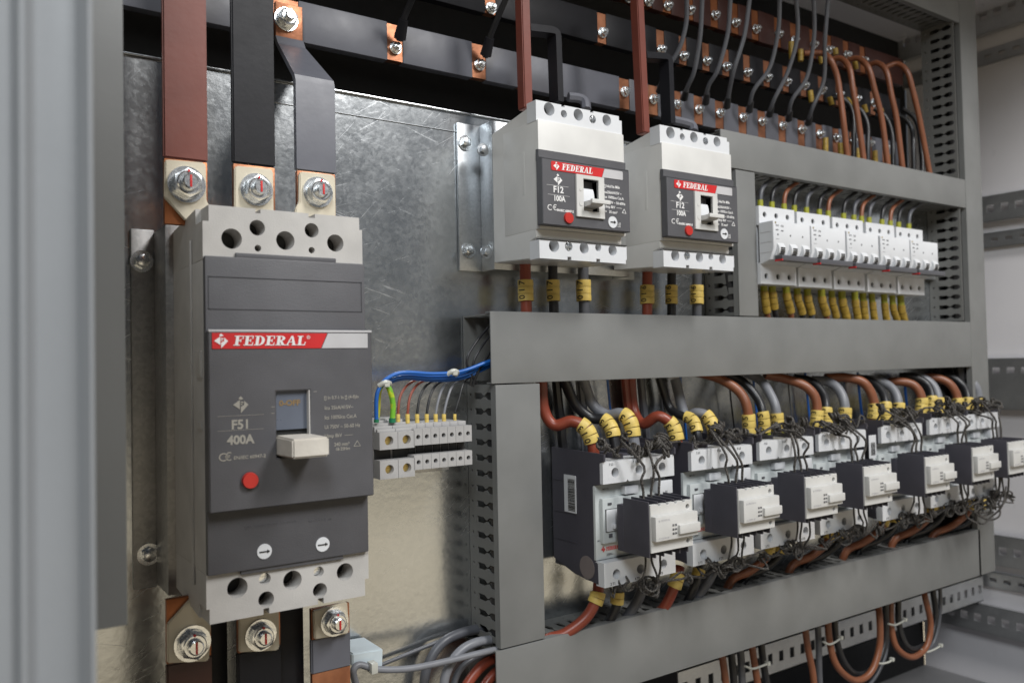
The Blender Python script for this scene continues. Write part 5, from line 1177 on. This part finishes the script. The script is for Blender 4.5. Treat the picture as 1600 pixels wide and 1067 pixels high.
loop('black cable loop inside the rightmost brown loop', 'cblack', [(1404, 928, .006), (1404, 970, .006), (1414, 1004, 0), (1430, 1014, -.002), (1452, 1000, 0), (1462, 965, 0), (1458, 925, 0), (1456, 900, 0)], .0044)
loop('grey cable falling behind the rightmost brown loop', 'cdgrey', [(1468, 900, .004), (1469, 950, .004), (1463, 990, .004), (1452, 1012, .004), (1430, 1022, .004)], .0030)
loop('brown cable loop, second from the right below the duct', 'cbrown', [(1293, 950, 0), (1296, 1000, 0), (1308, 1040, -.004), (1335, 1062, -.006), (1360, 1050, -.01), (1374, 1010, -.01), (1374, 960, -.01), (1368, 930, 0)], .0046)
loop('black cable loop inside the second brown loop', 'cblack', [(1304, 950, .006), (1306, 995, .006), (1320, 1036, .004), (1342, 1054, .002), (1368, 1040, .002), (1383, 1000, .002), (1384, 950, 0), (1384, 920, 0)], .0046)
loop('grey cable beside the second brown loop', 'cdgrey', [(1390, 930, .008), (1389, 980, .008), (1384, 1020, .008), (1372, 1050, .008), (1350, 1080, .008)], .0026)
loop('brown cable falling straight below the duct, third from the right', 'cbrown', [(1256, 960, 0), (1262, 1010, 0), (1270, 1050, 0), (1273, 1085, 0)], .0044)
loop('grey cable beside the third brown cable', 'cdgrey', [(1276, 950, .006), (1279, 1000, .006), (1280, 1050, .006), (1282, 1090, .006)], .0042)
loop('brown cable at the left below the duct', 'cbrown', [(1172, 985, 0), (1178, 1030, 0), (1186, 1080, 0)], .0044)
loop('black cable at the left below the duct', 'cblack', [(1188, 985, .006), (1192, 1030, .006), (1200, 1080, .006)], .0046)
loop('grey cable at the left below the duct', 'cdgrey', [(1154, 985, .006), (1158, 1030, .006), (1160, 1080, .006)], .0046)
loop('brown cable farthest left below the duct', 'cbrown', [(1124, 1000, 0), (1130, 1035, 0), (1136, 1080, 0)], .0044)
loop('black cable farthest left below the duct', 'cblack', [(1140, 1000, .006), (1144, 1035, .006), (1148, 1080, .006)], .0046)
for i, pts in enumerate(([(1440, 1014), (1448, 1018), (1460, 1014), (1470, 1008)], [(1366, 1032), (1376, 1036), (1388, 1034), (1394, 1030)], [(1388, 974), (1398, 976), (1408, 972), (1414, 968)], [(1286, 1002), (1296, 1006), (1306, 1002), (1314, 996)], [(1164, 1040), (1176, 1044), (1190, 1040), (1200, 1036)])):
    mb = MB().tube([at(px, py, .690) for px, py in pts], .0014, 8, 5); c = at(pts[3][0], pts[3][1], .690); mb.box(c.x-.003, c.x+.002, .687, .693, c.z-.002, c.z+.003, .001)
    tag(obj('cable_tie', mb, 'tie'), 'white cable tie on the loops below the duct, ' + ('on the rightmost loop at its foot', 'on the second loop at its foot', 'on the rightmost loop higher up', 'on the second loop higher up', 'on the left bunch')[i], 'cable tie', 'cable ties below the duct')
# dark cables packed inside the upright ducts, seen through the slots
for nm, xs, z0, z1 in (('short', (.429, .441, .453, .462), zl1+.004, zm0-.004), ('middle', (.769, .779, .788), zm1+.004, zu0-.004), ('tall right', (1.283, 1.296, 1.309, 1.320), -.30, .50)):
    for i, x in enumerate(xs):
        pts = [Vector((x+random.uniform(-.001, .001), .672+.008*((i % 2)*2-1)+random.uniform(-.002, .002), z0+(z1-z0)*k/5)) for k in range(6)]
        tag(obj('cable', MB().tube(pts, .0068, 10, 4), 'cblack'), 'black cable packed inside the %s upright duct, seen through its slots, %s from left' % (nm, ORD[i]), 'cable', 'black cables inside the upright ducts')
